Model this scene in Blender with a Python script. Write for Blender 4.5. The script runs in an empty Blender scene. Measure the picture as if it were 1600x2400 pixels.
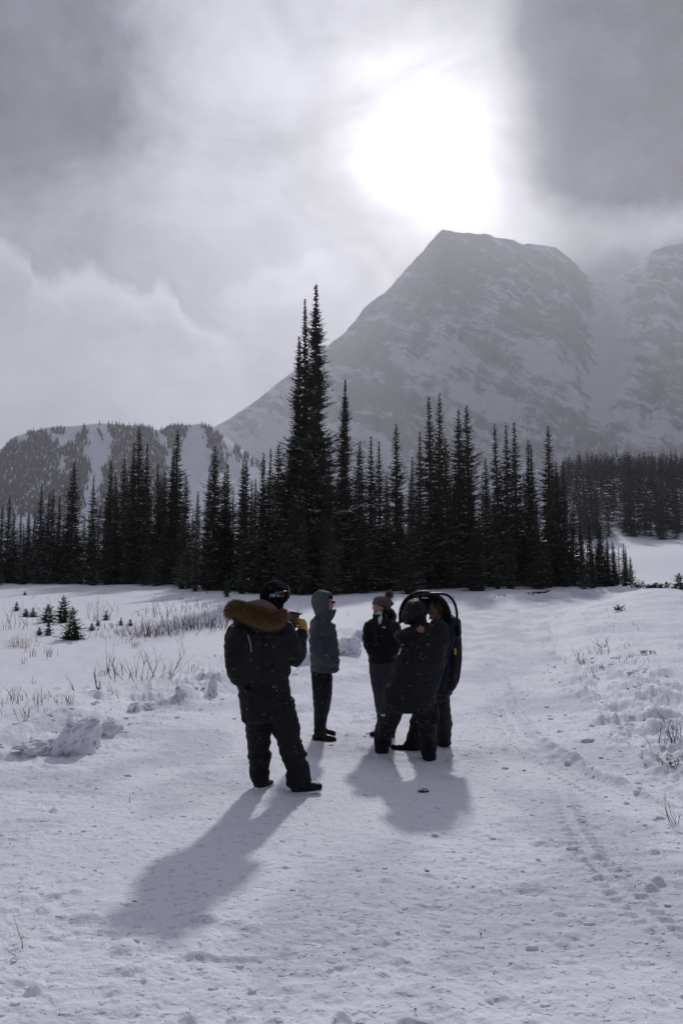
import bpy, bmesh, math, random
import numpy as np
from mathutils import Vector, Matrix

rng = np.random.default_rng(7)
random.seed(7)
scn = bpy.context.scene
COL = scn.collection

# ------------------------------------------------------------------ camera
F = 1870.0            # focal length in pixels of the 1600 px wide photograph
PITCH = math.radians(5.65)
CAMZ = 1.75
cam_d = bpy.data.cameras.new('camera')
cam = bpy.data.objects.new('camera', cam_d); COL.objects.link(cam)
cam_d.sensor_fit = 'HORIZONTAL'; cam_d.sensor_width = 24.0
cam_d.lens = 24.0 * F / 1600.0
cam_d.clip_start = 0.05; cam_d.clip_end = 30000
cam.location = (0, 0, CAMZ)
cam.rotation_euler = (math.pi / 2 + PITCH, 0, 0)
scn.camera = cam
cam_d.dof.use_dof = True; cam_d.dof.focus_distance = 8.6; cam_d.dof.aperture_fstop = 4.5
CP, SP = math.cos(PITCH), math.sin(PITCH)

def ray(u, v):
    a = (u - 800.0) / F; b = (1200.0 - v) / F
    return Vector((a, CP - b * SP, SP + b * CP))
def P(u, v, y):
    d = ray(u, v); t = y / d.y
    return Vector((d.x * t, y, CAMZ + d.z * t))

# ------------------------------------------------------------------ light
SUN_UV = (1003, 188)
sd = ray(*SUN_UV).normalized()
SUN_EL = math.asin(sd.z); SUN_AZ = math.atan2(sd.x, sd.y)
sl = bpy.data.lights.new('sun', 'SUN'); sl.energy = 3.9; sl.angle = math.radians(2.6)
sl.color = (1.0, 0.975, 0.965)
so = bpy.data.objects.new('sun', sl); COL.objects.link(so)
so.rotation_euler = (-sd).to_track_quat('-Z', 'Y').to_euler()
so.location = (0, 0, 50)

class Ex:
    """tiny expression wrapper over shader sockets"""
    def __init__(s, nt, sock): s.nt = nt; s.s = sock
    def _m(s, op, b=None, c=None, clamp=False):
        n = s.nt.nodes.new('ShaderNodeMath'); n.operation = op; n.use_clamp = clamp
        s.nt.links.new(s.s, n.inputs[0])
        for k, q in ((1, b), (2, c)):
            if q is None: continue
            if isinstance(q, Ex): s.nt.links.new(q.s, n.inputs[k])
            else: n.inputs[k].default_value = float(q)
        return Ex(s.nt, n.outputs[0])
    def __add__(s, b): return s._m('ADD', b)
    __radd__ = __add__
    def __mul__(s, b): return s._m('MULTIPLY', b)
    __rmul__ = __mul__
    def __sub__(s, b): return s._m('SUBTRACT', b)
    def __rsub__(s, b): return (s * -1.0) + b
    def exp(s): return s._m('EXPONENT')
    def sq(s): return s._m('MULTIPLY', s)
    def pw(s, e): return s._m('POWER', e)
    def mx(s, b): return s._m('MAXIMUM', b)
    def mn(s, b): return s._m('MINIMUM', b)
    def clamp(s): return s._m('ADD', 0.0, clamp=True)
    def step(s, a, b):
        n = s.nt.nodes.new('ShaderNodeMapRange'); n.interpolation_type = 'SMOOTHSTEP'
        s.nt.links.new(s.s, n.inputs[0]); n.inputs[1].default_value = min(a, b); n.inputs[2].default_value = max(a, b)
        n.inputs[3].default_value = 0.0 if a < b else 1.0; n.inputs[4].default_value = 1.0 if a < b else 0.0
        return Ex(s.nt, n.outputs[0])

def vmath(nt, op, a, b=None):
    n = nt.nodes.new('ShaderNodeVectorMath'); n.operation = op
    nt.links.new(a, n.inputs[0])
    if b is not None:
        if isinstance(b, (tuple, Vector, list)): n.inputs[1].default_value = tuple(b)
        else: nt.links.new(b, n.inputs[1])
    return n
def noise(nt, vec, scale, detail=4, rough=0.55, stretch=None, off=None, dist=0.0, out='Fac'):
    if stretch or off:
        m = nt.nodes.new('ShaderNodeMapping')
        if stretch: m.inputs['Scale'].default_value = stretch
        if off: m.inputs['Location'].default_value = off
        nt.links.new(vec, m.inputs['Vector']); vec = m.outputs[0]
    n = nt.nodes.new('ShaderNodeTexNoise')
    n.inputs['Scale'].default_value = scale; n.inputs['Detail'].default_value = detail
    n.inputs['Roughness'].default_value = rough; n.inputs['Distortion'].default_value = dist
    nt.links.new(vec, n.inputs['Vector'])
    return Ex(nt, n.outputs[out])

def build_world():
    w = bpy.data.worlds.new('World'); scn.world = w; w.use_nodes = True
    nt = w.node_tree; nt.nodes.clear()
    out = nt.nodes.new('ShaderNodeOutputWorld'); bg = nt.nodes.new('ShaderNodeBackground')
    nt.links.new(bg.outputs[0], out.inputs[0]); bg.inputs[1].default_value = 0.1
    sky = nt.nodes.new('ShaderNodeTexSky'); sky.sky_type = 'NISHITA'; sky.sun_disc = False
    sky.sun_elevation = SUN_EL; sky.sun_rotation = SUN_AZ; sky.altitude = 1500
    tc = nt.nodes.new('ShaderNodeTexCoord'); D = tc.outputs['Generated']
    sep = nt.nodes.new('ShaderNodeSeparateXYZ'); nt.links.new(D, sep.inputs[0])
    X, Y, Z = (Ex(nt, sep.outputs[k]) for k in range(3))
    n1 = noise(nt, D, 3.2, 5, 0.55) - 0.5
    n2 = noise(nt, D, 3.2, 5, 0.55, off=(4.1, 7.7, 1.3)) - 0.5
    f1 = noise(nt, D, 11.0, 6, 0.6, off=(1.1, 2.7, 9.3)) - 0.5
    f2 = noise(nt, D, 11.0, 6, 0.6, off=(8.1, 3.7, 5.3)) - 0.5
    az = X._m('ARCTAN2', Y) + n1 * 0.10 + f1 * 0.045
    el = Z._m('ARCSINE') + n2 * 0.10 + f2 * 0.045
    g1_ = noise(nt, D, 34.0, 5, .6, off=(2.1, 5.7, 3.3)) - 0.5; g2_ = noise(nt, D, 34.0, 5, .6, off=(6.1, 1.7, 8.3)) - 0.5
    az = az + g1_ * .022; el = el + g2_ * .022
    def ae(u, v):
        d = ray(u, v).normalized(); return math.atan2(d.x, d.y), math.asin(d.z)
    def blob(u, v, su, sv, rot=0.0):
        a0, e0 = ae(u, v); sa = su / F; se = sv / F
        da = az - a0; de = el - e0
        if rot:
            c, s = math.cos(rot), math.sin(rot)
            da, de = da * c + de * s, de * c - da * s
        return (((da * (1 / sa)).sq() + (de * (1 / se)).sq()) * -1.0).exp()
    glow = ray(1000, 372).normalized()
    ang = vmath(nt, 'DOT_PRODUCT', D, glow); ang = Ex(nt, ang.outputs['Value'])._m('ARCCOSINE')
    streak = noise(nt, D, 4.0, 8, 0.60, stretch=(1, 1, 1.5), off=(3, 3, 3), dist=0.9) - 0.5
    # mean level of the overcast
    L = streak * .95 + 0.66
    L = L + (el.step(0.55, 0.10) * 0.34)
    L = L + blob(430, 230, 200, 270, 0.5) * 0.20
    L = L - blob(0, 0, 370, 370) * 0.85
    L = L - blob(190, 280, 130, 90, 0.4) * 0.30
    L = L - blob(700, 50, 160, 70) * 0.25
    # heavy dark cloud on the right; its left border runs down beside the sun
    edge = (az - ae(1160, 100)[0]).step(-0.02, 0.10) * (az - 1.1).step(0.3, -0.3)
    L = L - edge * el.step(0.14, 0.36) * 0.95
    L = L - blob(1640, 150, 330, 480) * 0.22
    # bright lit cloud above the sun
    L = L + blob(880, 130, 200, 150, -0.5) * 0.45
    # cumulus at lower left: a lit rim over a grey body, seen against darker cloud
    def rimline(pts, w, a):
        import itertools
        cs = [ae(*q) for q in pts]
        n = nt.nodes.new('ShaderNodeFloatCurve'); cm = n.mapping.curves[0]
        a0 = cs[0][0]; a1 = cs[-1][0]
        e0 = min(c[1] for c in cs) - .01; e1 = max(c[1] for c in cs) + .01
        while len(cm.points) < len(cs): cm.points.new(.5, .5)
        for pt, c in zip(cm.points, cs): pt.location = ((c[0] - a0) / (a1 - a0), (c[1] - e0) / (e1 - e0))
        n.mapping.update()
        t = (az - a0) * (1 / (a1 - a0))
        nt.links.new(t.s, n.inputs['Value'])
        h = Ex(nt, n.outputs[0]) * (e1 - e0) + e0
        inside = t.step(-.03, .06) * t.step(1.05, .92)
        d = el - h + f2 * .030 + f1 * .020 + g1_ * .02      # >0 above the cloud top
        body = d.step(.010, -.012)
        rim = body * (d * (1 / w)).exp()
        return (rim * a - (1.0 - body) * ((d * (-1 / .06)).exp()).mn(1.0) * (a * .16)) * inside
    L = L + rimline([(-260, 620), (-120, 560), (0, 548), (60, 570), (80, 640), (150, 655), (215, 640), (290, 668), (330, 690), (370, 668), (410, 690), (430, 740), (520, 800)], .030, .62)
    L = L + rimline([(500, 700), (560, 650), (640, 625), (720, 610), (800, 592), (870, 610), (960, 660)], .06, .30)
    L = L + blob(300, 900, 420, 110) * .12
    L = L + blob(1420, 565, 240, 75) * 1.0 + blob(1620, 530, 120, 60) * .5 + blob(1180, 480, 150, 110) * .25
    L = L.mx(0.05)
    # forward scattered glow of the veiled sun
    wob = ang + f1 * 0.055 + n1 * .05 + g1_ * .02
    edge2 = edge * 0.80
    veil = 1.0 - edge2
    G = ((wob * (1 / 0.066)).sq() * -1.0).exp() * 2.0 + (wob * (-1 / 0.16)).exp() * 1.45 * veil
    V = ((L + f1 * .42 + g1_ * .25) * (ang.step(1.9, .5) * .42 + .58) + G * (streak * 1.3 + f1 * 1.5 + 1.0).mx(.30)).mx(.02)
    warm = (wob * (-1 / 0.25)).exp()
    comb = nt.nodes.new('ShaderNodeCombineXYZ')
    cool = (1.0 - V.step(0.05, 0.75))
    for k, (a, b, c) in enumerate(((0.925, 0.08, -0.16), (0.937, 0.05, -0.06), (1.11, -0.11, 0.14))):
        ch = V * (warm * b + cool * c + a) * 10.0
        nt.links.new(ch.s, comb.inputs[k])
    add = nt.nodes.new('ShaderNodeVectorMath'); add.operation = 'MULTIPLY_ADD'
    nt.links.new(sky.outputs[0], add.inputs[0]); add.inputs[1].default_value = (0.05, 0.05, 0.05)
    nt.links.new(comb.outputs[0], add.inputs[2])
    nt.links.new(add.outputs[0], bg.inputs[0])
build_world()

scn.render.engine = 'CYCLES'
scn.cycles.use_denoising = True
scn.cycles.max_bounces = 6; scn.cycles.diffuse_bounces = 3; scn.cycles.glossy_bounces = 2
scn.cycles.transmission_bounces = 2; scn.cycles.volume_bounces = 0; scn.cycles.transparent_max_bounces = 6
scn.cycles.sample_clamp_indirect = 6.0
vs = scn.view_settings
vs.view_transform = 'Standard'; vs.look = 'None'; vs.exposure = -0.66; vs.gamma = 1.0; vs.use_curve_mapping = False

# ------------------------------------------------------------------ noise in numpy
def _h(ix, iy, iz, seed):
    h = (ix.astype(np.int64) * 374761393 + iy.astype(np.int64) * 668265263 + iz.astype(np.int64) * 2147483647 + seed * 1274126177) & 0xFFFFFFFF
    h = ((h ^ (h >> 13)) * 1274126177) & 0xFFFFFFFF
    h = ((h ^ (h >> 15)) * 2246822519) & 0xFFFFFFFF
    return ((h ^ (h >> 16)) & 0xFFFFFF) / 8388607.5 - 1.0
def vn2(x, y, seed=0):
    ix = np.floor(x); iy = np.floor(y); fx = x - ix; fy = y - iy
    ux = fx * fx * fx * (fx * (fx * 6 - 15) + 10); uy = fy * fy * fy * (fy * (fy * 6 - 15) + 10)
    ix = ix.astype(np.int64); iy = iy.astype(np.int64); z = np.zeros_like(ix)
    a = _h(ix, iy, z, seed); b = _h(ix + 1, iy, z, seed); c = _h(ix, iy + 1, z, seed); d = _h(ix + 1, iy + 1, z, seed)
    return (a + (b - a) * ux) * (1 - uy) + (c + (d - c) * ux) * uy
def vn3(x, y, zz, seed=0):
    ix = np.floor(x); iy = np.floor(y); iz = np.floor(zz)
    fx = x - ix; fy = y - iy; fz = zz - iz
    s = lambda f: f * f * (3 - 2 * f)
    ux, uy, uz = s(fx), s(fy), s(fz)
    ix = ix.astype(np.int64); iy = iy.astype(np.int64); iz = iz.astype(np.int64)
    r = 0
    for dx in (0, 1):
        for dy in (0, 1):
            for dz in (0, 1):
                r = r + _h(ix + dx, iy + dy, iz + dz, seed) * (ux if dx else 1 - ux) * (uy if dy else 1 - uy) * (uz if dz else 1 - uz)
    return r
def fbm2(x, y, octs=4, seed=0, gain=.5, lac=2.03):
    r = 0; a = 1; t = 0
    for k in range(octs):
        r = r + a * vn2(x, y, seed + k * 17); t += a; a *= gain; x = x * lac + 3.1; y = y * lac + 1.7
    return r / t
def ridged2(x, y, octs=4, seed=0, gain=.5):
    r = 0; a = 1; t = 0
    for k in range(octs):
        r = r + a * (1 - 2 * np.abs(vn2(x, y, seed + k * 17))); t += a; a *= gain; x = x * 2.03 + 3.1; y = y * 2.03 + 1.7
    return r / t
def fbm3(p, octs=3, seed=0, gain=.5):
    x, y, z = p[:, 0], p[:, 1], p[:, 2]
    r = 0; a = 1; t = 0
    for k in range(octs):
        r = r + a * vn3(x, y, z, seed + k * 17); t += a; a *= gain; x = x * 2.03 + 3.1; y = y * 2.03 + 1.7; z = z * 2.03 + 5.3
    return r / t
def sstep(a, b, x):
    t = np.clip((x - a) / (b - a), 0, 1); return t * t * (3 - 2 * t)

# ------------------------------------------------------------------ object helpers
def mesh_np(name, V, Fq, mats=(), smooth=False, midx=None):
    V = np.asarray(V, dtype=np.float32); Fq = np.asarray(Fq, dtype=np.int32)
    me = bpy.data.meshes.new(name); k = Fq.shape[1]; n = Fq.shape[0]
    me.vertices.add(len(V)); me.vertices.foreach_set('co', V.ravel())
    me.loops.add(n * k); me.loops.foreach_set('vertex_index', Fq.ravel())
    me.polygons.add(n); me.polygons.foreach_set('loop_start', np.arange(0, n * k, k, dtype=np.int32))
    if midx is not None: me.polygons.foreach_set('material_index', np.asarray(midx, dtype=np.int32))
    if smooth: me.polygons.foreach_set('use_smooth', np.ones(n, dtype=bool))
    me.update(calc_edges=True)
    for m in mats: me.materials.append(m)
    return me
def obj(name, me, parent=None, label=None, cat=None, group=None, kind=None, loc=None):
    o = bpy.data.objects.new(name, me); COL.objects.link(o)
    if parent is not None: o.parent = parent
    if loc is not None: o.location = loc
    if label: o['label'] = label
    if cat: o['category'] = cat
    if group: o['group'] = group
    if kind: o['kind'] = kind
    return o
def attr(me, name, vals):
    a = me.attributes.new(name, 'FLOAT', 'POINT'); a.data.foreach_set('value', np.asarray(vals, dtype=np.float32))

def material(name, color, rough=0.8, spec=0.3, build=None):
    m = bpy.data.materials.new(name); m.use_nodes = True; nt = m.node_tree
    b = nt.nodes['Principled BSDF']; b.inputs['Base Color'].default_value = (*color, 1)
    b.inputs['Roughness'].default_value = rough; b.inputs['Specular IOR Level'].default_value = spec
    if build: build(nt, b)
    return m
def mixcol(nt, fac, a, b):
    n = nt.nodes.new('ShaderNodeMix'); n.data_type = 'RGBA'
    if isinstance(fac, Ex): nt.links.new(fac.s, n.inputs[0])
    else: n.inputs[0].default_value = fac
    for s, q in ((n.inputs[6], a), (n.inputs[7], b)):
        if isinstance(q, tuple): s.default_value = (*q, 1)
        else: nt.links.new(q, s)
    return n.outputs[2]
def bump(nt, b, h, strength=0.5, dist=0.01):
    n = nt.nodes.new('ShaderNodeBump'); n.inputs['Strength'].default_value = strength; n.inputs['Distance'].default_value = dist
    nt.links.new(h.s, n.inputs['Height']); nt.links.new(n.outputs[0], b.inputs['Normal'])
def coords(nt, which='Object'):
    return nt.nodes.new('ShaderNodeTexCoord').outputs[which]
def attr_ex(nt, name):
    n = nt.nodes.new('ShaderNodeAttribute'); n.attribute_name = name; return Ex(nt, n.outputs['Fac'])

# ------------------------------------------------------------------ ground
BERM = [(-6.5, 5.5), (-5.2, 7.3), (-3.95, 9.1), (-3.6, 10.4), (-3.15, 12.0), (-2.3, 15.8), (-1.1, 20.5), (0.6, 30.0), (3.4, 38.0), (8.0, 45.5), (14.5, 53.0), (22.0, 60.0), (33.0, 68.0)]
REDGE = [(3.1, 2.0), (3.05, 5.0), (3.1, 7.0), (3.3, 9.5), (3.75, 12.3), (4.9, 18.5), (7.4, 29.0), (11.0, 38.5), (18.0, 50.0), (30.0, 62.0)]
def edge_x(pts, y):
    p = np.array(pts); return np.interp(y, p[:, 1], p[:, 0])
def base_h(x, y):
    yy = np.maximum(y - 12.0, 0) / 60.0
    h = 2.35 * yy ** 1.3
    h = np.where(y > 72, 2.35 + (y - 72) * 0.02, h)
    h = np.minimum(h, 6.0)
    # slope that climbs on the right beyond the trees
    s = x / np.maximum(y, 1.0)
    w = sstep(0.20, 0.30, s)
    k = sstep(62, 110, y)
    up = k * np.clip(y - 62, 0, 500) * 0.076 + sstep(140, 380, y) * 26
    h = h + w * up
    # knoll beyond the road bend, lower right
    h = h + 0.5 * np.exp(-(((s - 0.41) / 0.07) ** 2 + ((y - 46) / 12) ** 2))
    return h
def ground_h(x, y, fine=True):
    x = np.asarray(x, dtype=float); y = np.asarray(y, dtype=float)
    h = base_h(x, y)
    bx = edge_x(BERM, y); rx = edge_x(REDGE, y)
    dL = bx - x                     # >0 outside, left of the berm
    dR = x - rx
    near = 1 - sstep(60, 90, y)
    fade = 1 - 0.35 * sstep(18, 34, y) + .9 * sstep(36, 50, y)
    onroad = sstep(0.5, -0.3, dL) * sstep(0.3, -0.5, dR) * near
    left = sstep(0.0, 1.2, dL); right = sstep(-0.3, 1.0, dR)
    # left field, a little above the road, drifted
    h = h + near * left * (0.20 + 0.10 * fbm2(x * .35, y * .22, 3, 5) + 0.03 * fbm2(x * 1.3, y * .8, 3, 6))
    # ploughed berm
    dL = dL + .35 * vn2(x * .35, y * .5, 7) * near
    w = 0.55 + 0.25 * vn2(x * .2, y * .33, 8)
    amp = (0.16 + 0.22 * fbm2(x * .5, y * .6, 3, 9)) * fade
    h = h + near * amp * np.exp(-(dL / w) ** 2) * sstep(3.0, 7.5, y)
    lump = np.maximum(fbm2(x * 3.1, y * 3.1, 4, 21, .55), -0.15)
    h = h + near * 0.24 * lump * sstep(-.25, .25, fbm2(x * .9, y * .9, 2, 23)) * np.exp(-((dL + .05) / .85) ** 2) * fade * sstep(3.0, 7.0, y)
    # right bank, trodden and cloddy
    h = h + near * right * (0.16 + 0.14 * fbm2(x * .5, y * .4, 3, 31) + .20 * sstep(10, 30, y) * sstep(.2, 3, dR))
    rough = sstep(-0.6, 0.2, dR) * sstep(3.2, 0.8, dR) * (1 - .7 * sstep(10, 26, y))
    h = h + near * rough * (0.20 * np.maximum(fbm2(x * 2.6, y * 2.6, 4, 33, .55), -.2) + 0.05 * np.abs(fbm2(x * 9, y * 9, 3, 34)))
    h = h + near * right * sstep(7, 18, y) * (0.10 * fbm2(x * .25, y * 1.1, 3, 35) + .10 * ridged2(x * .22 + y * .1, y * .9, 4, 37))
    # road: ruts along its length
    mid = (bx + rx) * .5; halfw = (rx - bx) * .5
    q = (x - mid) / np.maximum(halfw, .5)
    h = h + near * .16 * np.exp(-((dR + .1) / .35) ** 2) * (.6 + .8 * fbm2(x * 1.3, y * .8, 3, 43)) * sstep(8, 14, y)
    h = h - onroad * (0.025 + .05 * sstep(12, 26, y)) * (np.exp(-((q - .28) / .12) ** 2) + np.exp(-((q + .38) / .12) ** 2))
    h = h + onroad * 0.035 * fbm2(x * .6, y * .45, 3, 41)
    # distant undulation
    far = sstep(60, 200, y)
    h = h + far * 3.0 * fbm2(x * .02, y * .02, 3, 51)
    if fine:
        n = sstep(55, 22, y) * near
        calm = sstep(-.35, .3, fbm2(x * .55, y * .55, 3, 71))
        h = h + n * onroad * (1 + 1.6 * sstep(7, 15, y)) * 0.016 * fbm2(x * 5.5 + .6 * vn2(x * 2, y * 2, 3), y * 7.0, 4, 61, .6) * (.5 + .9 * calm)
        # small clods
        c = vn2(x * 11, y * 11, 63) * vn2(x * 4.3 + 5, y * 4.3, 64)
        h = h + n * (0.022 * np.maximum(c - .22, 0) * 1.9) * (.5 + calm) * (onroad + .6 * right)
        h = h + n * right * (1 - rough) * 0.010 * fbm2(x * 3, y * 5, 3, 65)
        h = h + n * left * 0.012 * fbm2(x * 2.2, y * 3.6, 3, 66)
        # tread prints of vehicles along both lanes and at the right verge
        for (qq, wd, sd_, a) in ((.92, .20, 5, .060), (.74, .16, 15, .030), (.42, .18, 25, .016), (-.12, .2, 35, .012)):
            xc = mid + qq * halfw + 0.12 * vn2(y * .35, y * 0, sd_)
            if qq > .9: xc = np.interp(y, [2, 4.5, 6, 7, 8, 10, 12, 30], [3.6, 3.15, 2.55, 2.32, 2.15, 2.1, 2.3, 5.0])
            band = np.exp(-((x - xc) / (wd)) ** 4)
            tread = np.sin((y + 0.35 * np.abs(x - xc)) * 2 * math.pi / 0.11) * (.55 + .45 * np.sign(np.sin((x - xc) * 40)))
            m = band * n * sstep(-.35, .25, vn2(x * .7, y * .6, sd_ + 1)) * sstep(20, 9, y)
            h = h + m * a * (0.35 * tread - .45)
            if qq > .9: h = h + n * .05 * np.exp(-((x - xc - .27) / .07) ** 2) * (1 + .8 * vn2(x * 7, y * 7, 81)) * sstep(20, 9, y)
        # footprints
        for (fx, fy, dx, dy, k, seed) in FOOT:
            for i in range(k):
                px = fx + dx * i + (.12 if i % 2 else -.12); py = fy + dy * i
                dd = ((x - px) / .085) ** 2 + ((y - py) / .17) ** 2
                msk = dd < 9
                h = np.where(msk, h - 0.055 * np.exp(-dd * dd) + .018 * np.exp(-((np.sqrt(dd) - 1.45) / .3) ** 2), h)
    return h
FOOT = [(4.9, 9.6, .22, .62, 9, 1), (6.0, 8.5, .12, .6, 6, 2), (4.2, 12.5, .55, .45, 8, 3), (-4.6, 11.2, .35, .62, 9, 4), (-3.9, 13.2, .4, .75, 7, 5),
        (-6.5, 12.0, .6, .3, 6, 6), (7.2, 14.0, .1, .7, 8, 7), (3.7, 6.4, .25, .5, 5, 8), (-5.4, 9.6, -.2, .55, 5, 9)]
def gz(x, y): return float(ground_h(np.array([x]), np.array([y]))[0])
def on_ground(u, v):
    """point where the sight line through a photo pixel meets the base terrain"""
    d = ray(u, v); lo, hi = 2.0, 400.0
    ys = np.concatenate([np.linspace(2, 40, 800), np.linspace(40, 300, 1200)])
    t = ys / d.y; xs = d.x * t; zs = CAMZ + d.z * t
    g = base_h(xs, ys) + 0.12 * (ys > 9)
    hit = np.nonzero(zs <= g)[0]
    i = hit[0] if len(hit) else int(np.argmin(zs - g))
    return xs[i], ys[i]

def build_ground():
    dens = np.radians(27.0)
    th = np.concatenate([np.radians(np.linspace(-180, -60, 25)), np.radians(np.linspace(-58, -28, 31)), np.linspace(-dens, dens, 900), np.radians(np.linspace(28, 58, 31)), np.radians(np.linspace(60, 180, 25))])
    r0 = np.geomspace(.25, 2.9, 14)
    inv = 1 / np.linspace(1 / 3.0, 1 / 26.0, 480)
    r1 = np.geomspace(26.3, 120, 130)[0:]
    r2 = np.geomspace(124, 9000, 60)
    r = np.concatenate([r0, inv, r1, r2])
    R, T = np.meshgrid(r, th, indexing='ij')
    x = R * np.sin(T); y = R * np.cos(T)
    h = ground_h(x.ravel(), y.ravel()).reshape(x.shape)
    fr = sstep(900, 3000, R); h = h * (1 - fr)
    V = np.stack([x, y, h], -1).reshape(-1, 3)
    nr, nt_ = R.shape
    i = np.arange(nr - 1)[:, None] * nt_ + np.arange(nt_ - 1)[None, :]
    Fq = np.stack([i, i + 1, i + nt_ + 1, i + nt_], -1).reshape(-1, 4)[:, ::-1]
    c = len(V); V = np.vstack([V, [[0, 0, h[0].mean()]]])
    q = np.arange(nt_ - 1); tri = np.stack([np.full_like(q, c), q, q + 1, q + 1], -1)
    me = mesh_np('ground', V, Fq, [M['snow']], smooth=True)
    # dirt on the ploughed berm
    X, Y = V[:, 0], V[:, 1]
    dL = edge_x(BERM, Y) - X
    d = np.exp(-((dL + .1) / .55) ** 2) * sstep(.12, .5, fbm2(X * 2.2, Y * 2.2, 4, 91)) * sstep(4, 9, Y) * sstep(60, 40, Y)
    attr(me, 'dirt', np.clip(d, 0, 1))
    rx = edge_x(REDGE, Y); q = (X - (edge_x(BERM, Y) + rx) / 2) / np.maximum((rx - edge_x(BERM, Y)) / 2, .5)
    lanes = np.exp(-((q - .55) / .22) ** 2) + np.exp(-((q + .05) / .25) ** 2) * .8 + np.exp(-((q + .6) / .15) ** 2) * .5
    pk_ = lanes * sstep(9, 24, Y) * sstep(75, 60, Y) * (np.abs(q) < 1) * (.55 + .45 * fbm2(X * .9, Y * .25, 3, 95)) + .75 * (np.abs(q) < 1.02) * sstep(-.15, .35, fbm2(X * 1.1, Y * .9, 4, 97)) * sstep(75, 60, Y)
    attr(me, 'packed', np.clip(pk_, 0, 1))
    return obj('snow_ground', me, kind='structure')

def m_snow(nt, b):
    c = coords(nt)
    n1 = noise(nt, c, 1.2, 5, .6); n2 = noise(nt, c, 9, 6, .65); n3 = noise(nt, c, 60, 4, .6)
    crust = noise(nt, c, 8.0, 5, .62, stretch=(1, 1.6, 1), dist=.8)
    clods = noise(nt, c, 22.0, 3, .5).step(.60, .72)
    v = n1 * .06 + .83
    cool = mixcol(nt, n2, (.815, .825, .905), (.88, .88, .925))
    cool = mixcol(nt, attr_ex(nt, 'packed') * .75, cool, (.54, .55, .63))
    dirt = attr_ex(nt, 'dirt')
    dn = noise(nt, c, 14, 5, .7).step(.42, .62)
    col = mixcol(nt, dirt * dn * .85, cool, (.13, .11, .10))
    specks = noise(nt, c, 34, 2, .5, off=(5, 5, 0)).step(.765, .79)
    col = mixcol(nt, specks * .35, col, (.35, .34, .36))
    nt.links.new(col, b.inputs['Base Color'])
    h = n2 * .016 + n3 * .0035 + crust * .014 + clods * .012
    bump(nt, b, h, .9, 1.0)
M = {}
M['snow'] = material('snow', (.85, .86, .92), .75, .25, m_snow)
def m_plain_snow(nt, b):
    c = coords(nt); n = noise(nt, c, 12, 5, .6); bump(nt, b, n, .6, .04)
    col = mixcol(nt, noise(nt, c, 9, 5, .7, off=(3, 1, 2)).step(.52, .68) * .8, (.84, .85, .91), (.17, .15, .14))
    nt.links.new(col, b.inputs['Base Color'])
M['dirty_snow'] = material('dirty_snow', (.8, .8, .85), .8, .2, m_plain_snow)
M['clean_snow'] = material('clean_snow', (.84, .85, .91), .8, .2)
build_ground()

# ------------------------------------------------------------------ mountain and ski hill
def sil(pts, D):
    s = []; z = []
    for u, v in pts:
        p = P(u, v, D); s.append(p.x / D); z.append(p.z)
    return np.array(s), np.array(z)
def relief(name, pts, D0, D1, D2, ns, nt1, s0, s1, shape, mat):
    ss, zz = sil(pts, D1)
    s = np.linspace(s0, s1, ns)
    ridge = np.interp(s, ss, zz)
    t = np.concatenate([np.linspace(0, 1, nt1), np.linspace(1.03, 1.5, 14)])
    S, T = np.meshgrid(s, t, indexing='ij')
    y = np.where(T <= 1, D0 + (D1 - D0) * T, D1 + (D2 - D1) * (T - 1) / .5)
    R = ridge[:, None]
    z = shape(S, T, R)
    V = np.stack([S * y, y, z], -1).reshape(-1, 3)
    n1_, n2_ = S.shape
    i = np.arange(n1_ - 1)[:, None] * n2_ + np.arange(n2_ - 1)[None, :]
    Fq = np.stack([i, i + n2_, i + n2_ + 1, i + 1], -1).reshape(-1, 4)
    me = mesh_np(name, V, Fq, [mat], smooth=True)
    attr(me, 'rise', T.ravel()); attr(me, 'across', S.ravel())
    return me, V.reshape(n1_, n2_, 3)
MT = [(-2200, 1385), (-1500, 1200), (-900, 1110), (-400, 1060), (0, 1052), (300, 1050), (440, 1040), (500, 1002), (542, 977), (584, 949), (626, 917), (655, 894), (675, 878), (700, 862), (730, 836), (777, 802), (809, 777), (830, 753), (851, 723), (879, 702), (903, 684), (935, 647), (963, 616), (991, 588), (1012, 560), (1037, 536), (1061, 542), (1096, 546), (1145, 549), (1156, 556), (1201, 562), (1223, 570), (1244, 570), (1300, 577), (1328, 598), (1349, 619), (1370, 640), (1391, 649), (1426, 653), (1454, 649), (1482, 630), (1503, 619), (1514, 598), (1528, 584), (1566, 576), (1600, 569), (1750, 560), (1900, 620), (2200, 800), (2600, 1000), (3300, 1385)]
def mt_shape(S, T, R):
    t = np.clip(T, 0, 1)
    prof = .20 * t + .80 * t ** 1.6
    z = R * prof
    env = (np.clip(t * 3, 0, 1)) * np.clip((1 - t) * 7, 0, 1)
    # spurs down the face, tilted strata and ledges
    a = ridged2(S * 13 + T * .9, T * 1.6, 5, 101, .55)
    st = ridged2(S * 26 - T * 5, T * 3 + S * 6, 5, 131, .6)
    led = ridged2(S * 5 + 3, T * 16 + S * 8, 3, 151, .5) * sstep(.25, .4, S)
    z = z + env * (70 * a + 55 * st + 12 * led) * (R / 1500)
    gully = np.exp(-((S - .335 + (1 - T) * .02) / .022) ** 2) * sstep(.45, .8, T)
    z = z - 90 * gully * np.clip((1 - t) * 8, 0, 1)
    crest = fbm2(S * 90, T * 3, 4, 171, .6)
    z = z + 9 * crest * np.clip(1 - np.abs(T - 1) * 10, 0, 1)
    z = np.where(T > 1, z - (T - 1) * 900, z)
    return z
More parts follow.
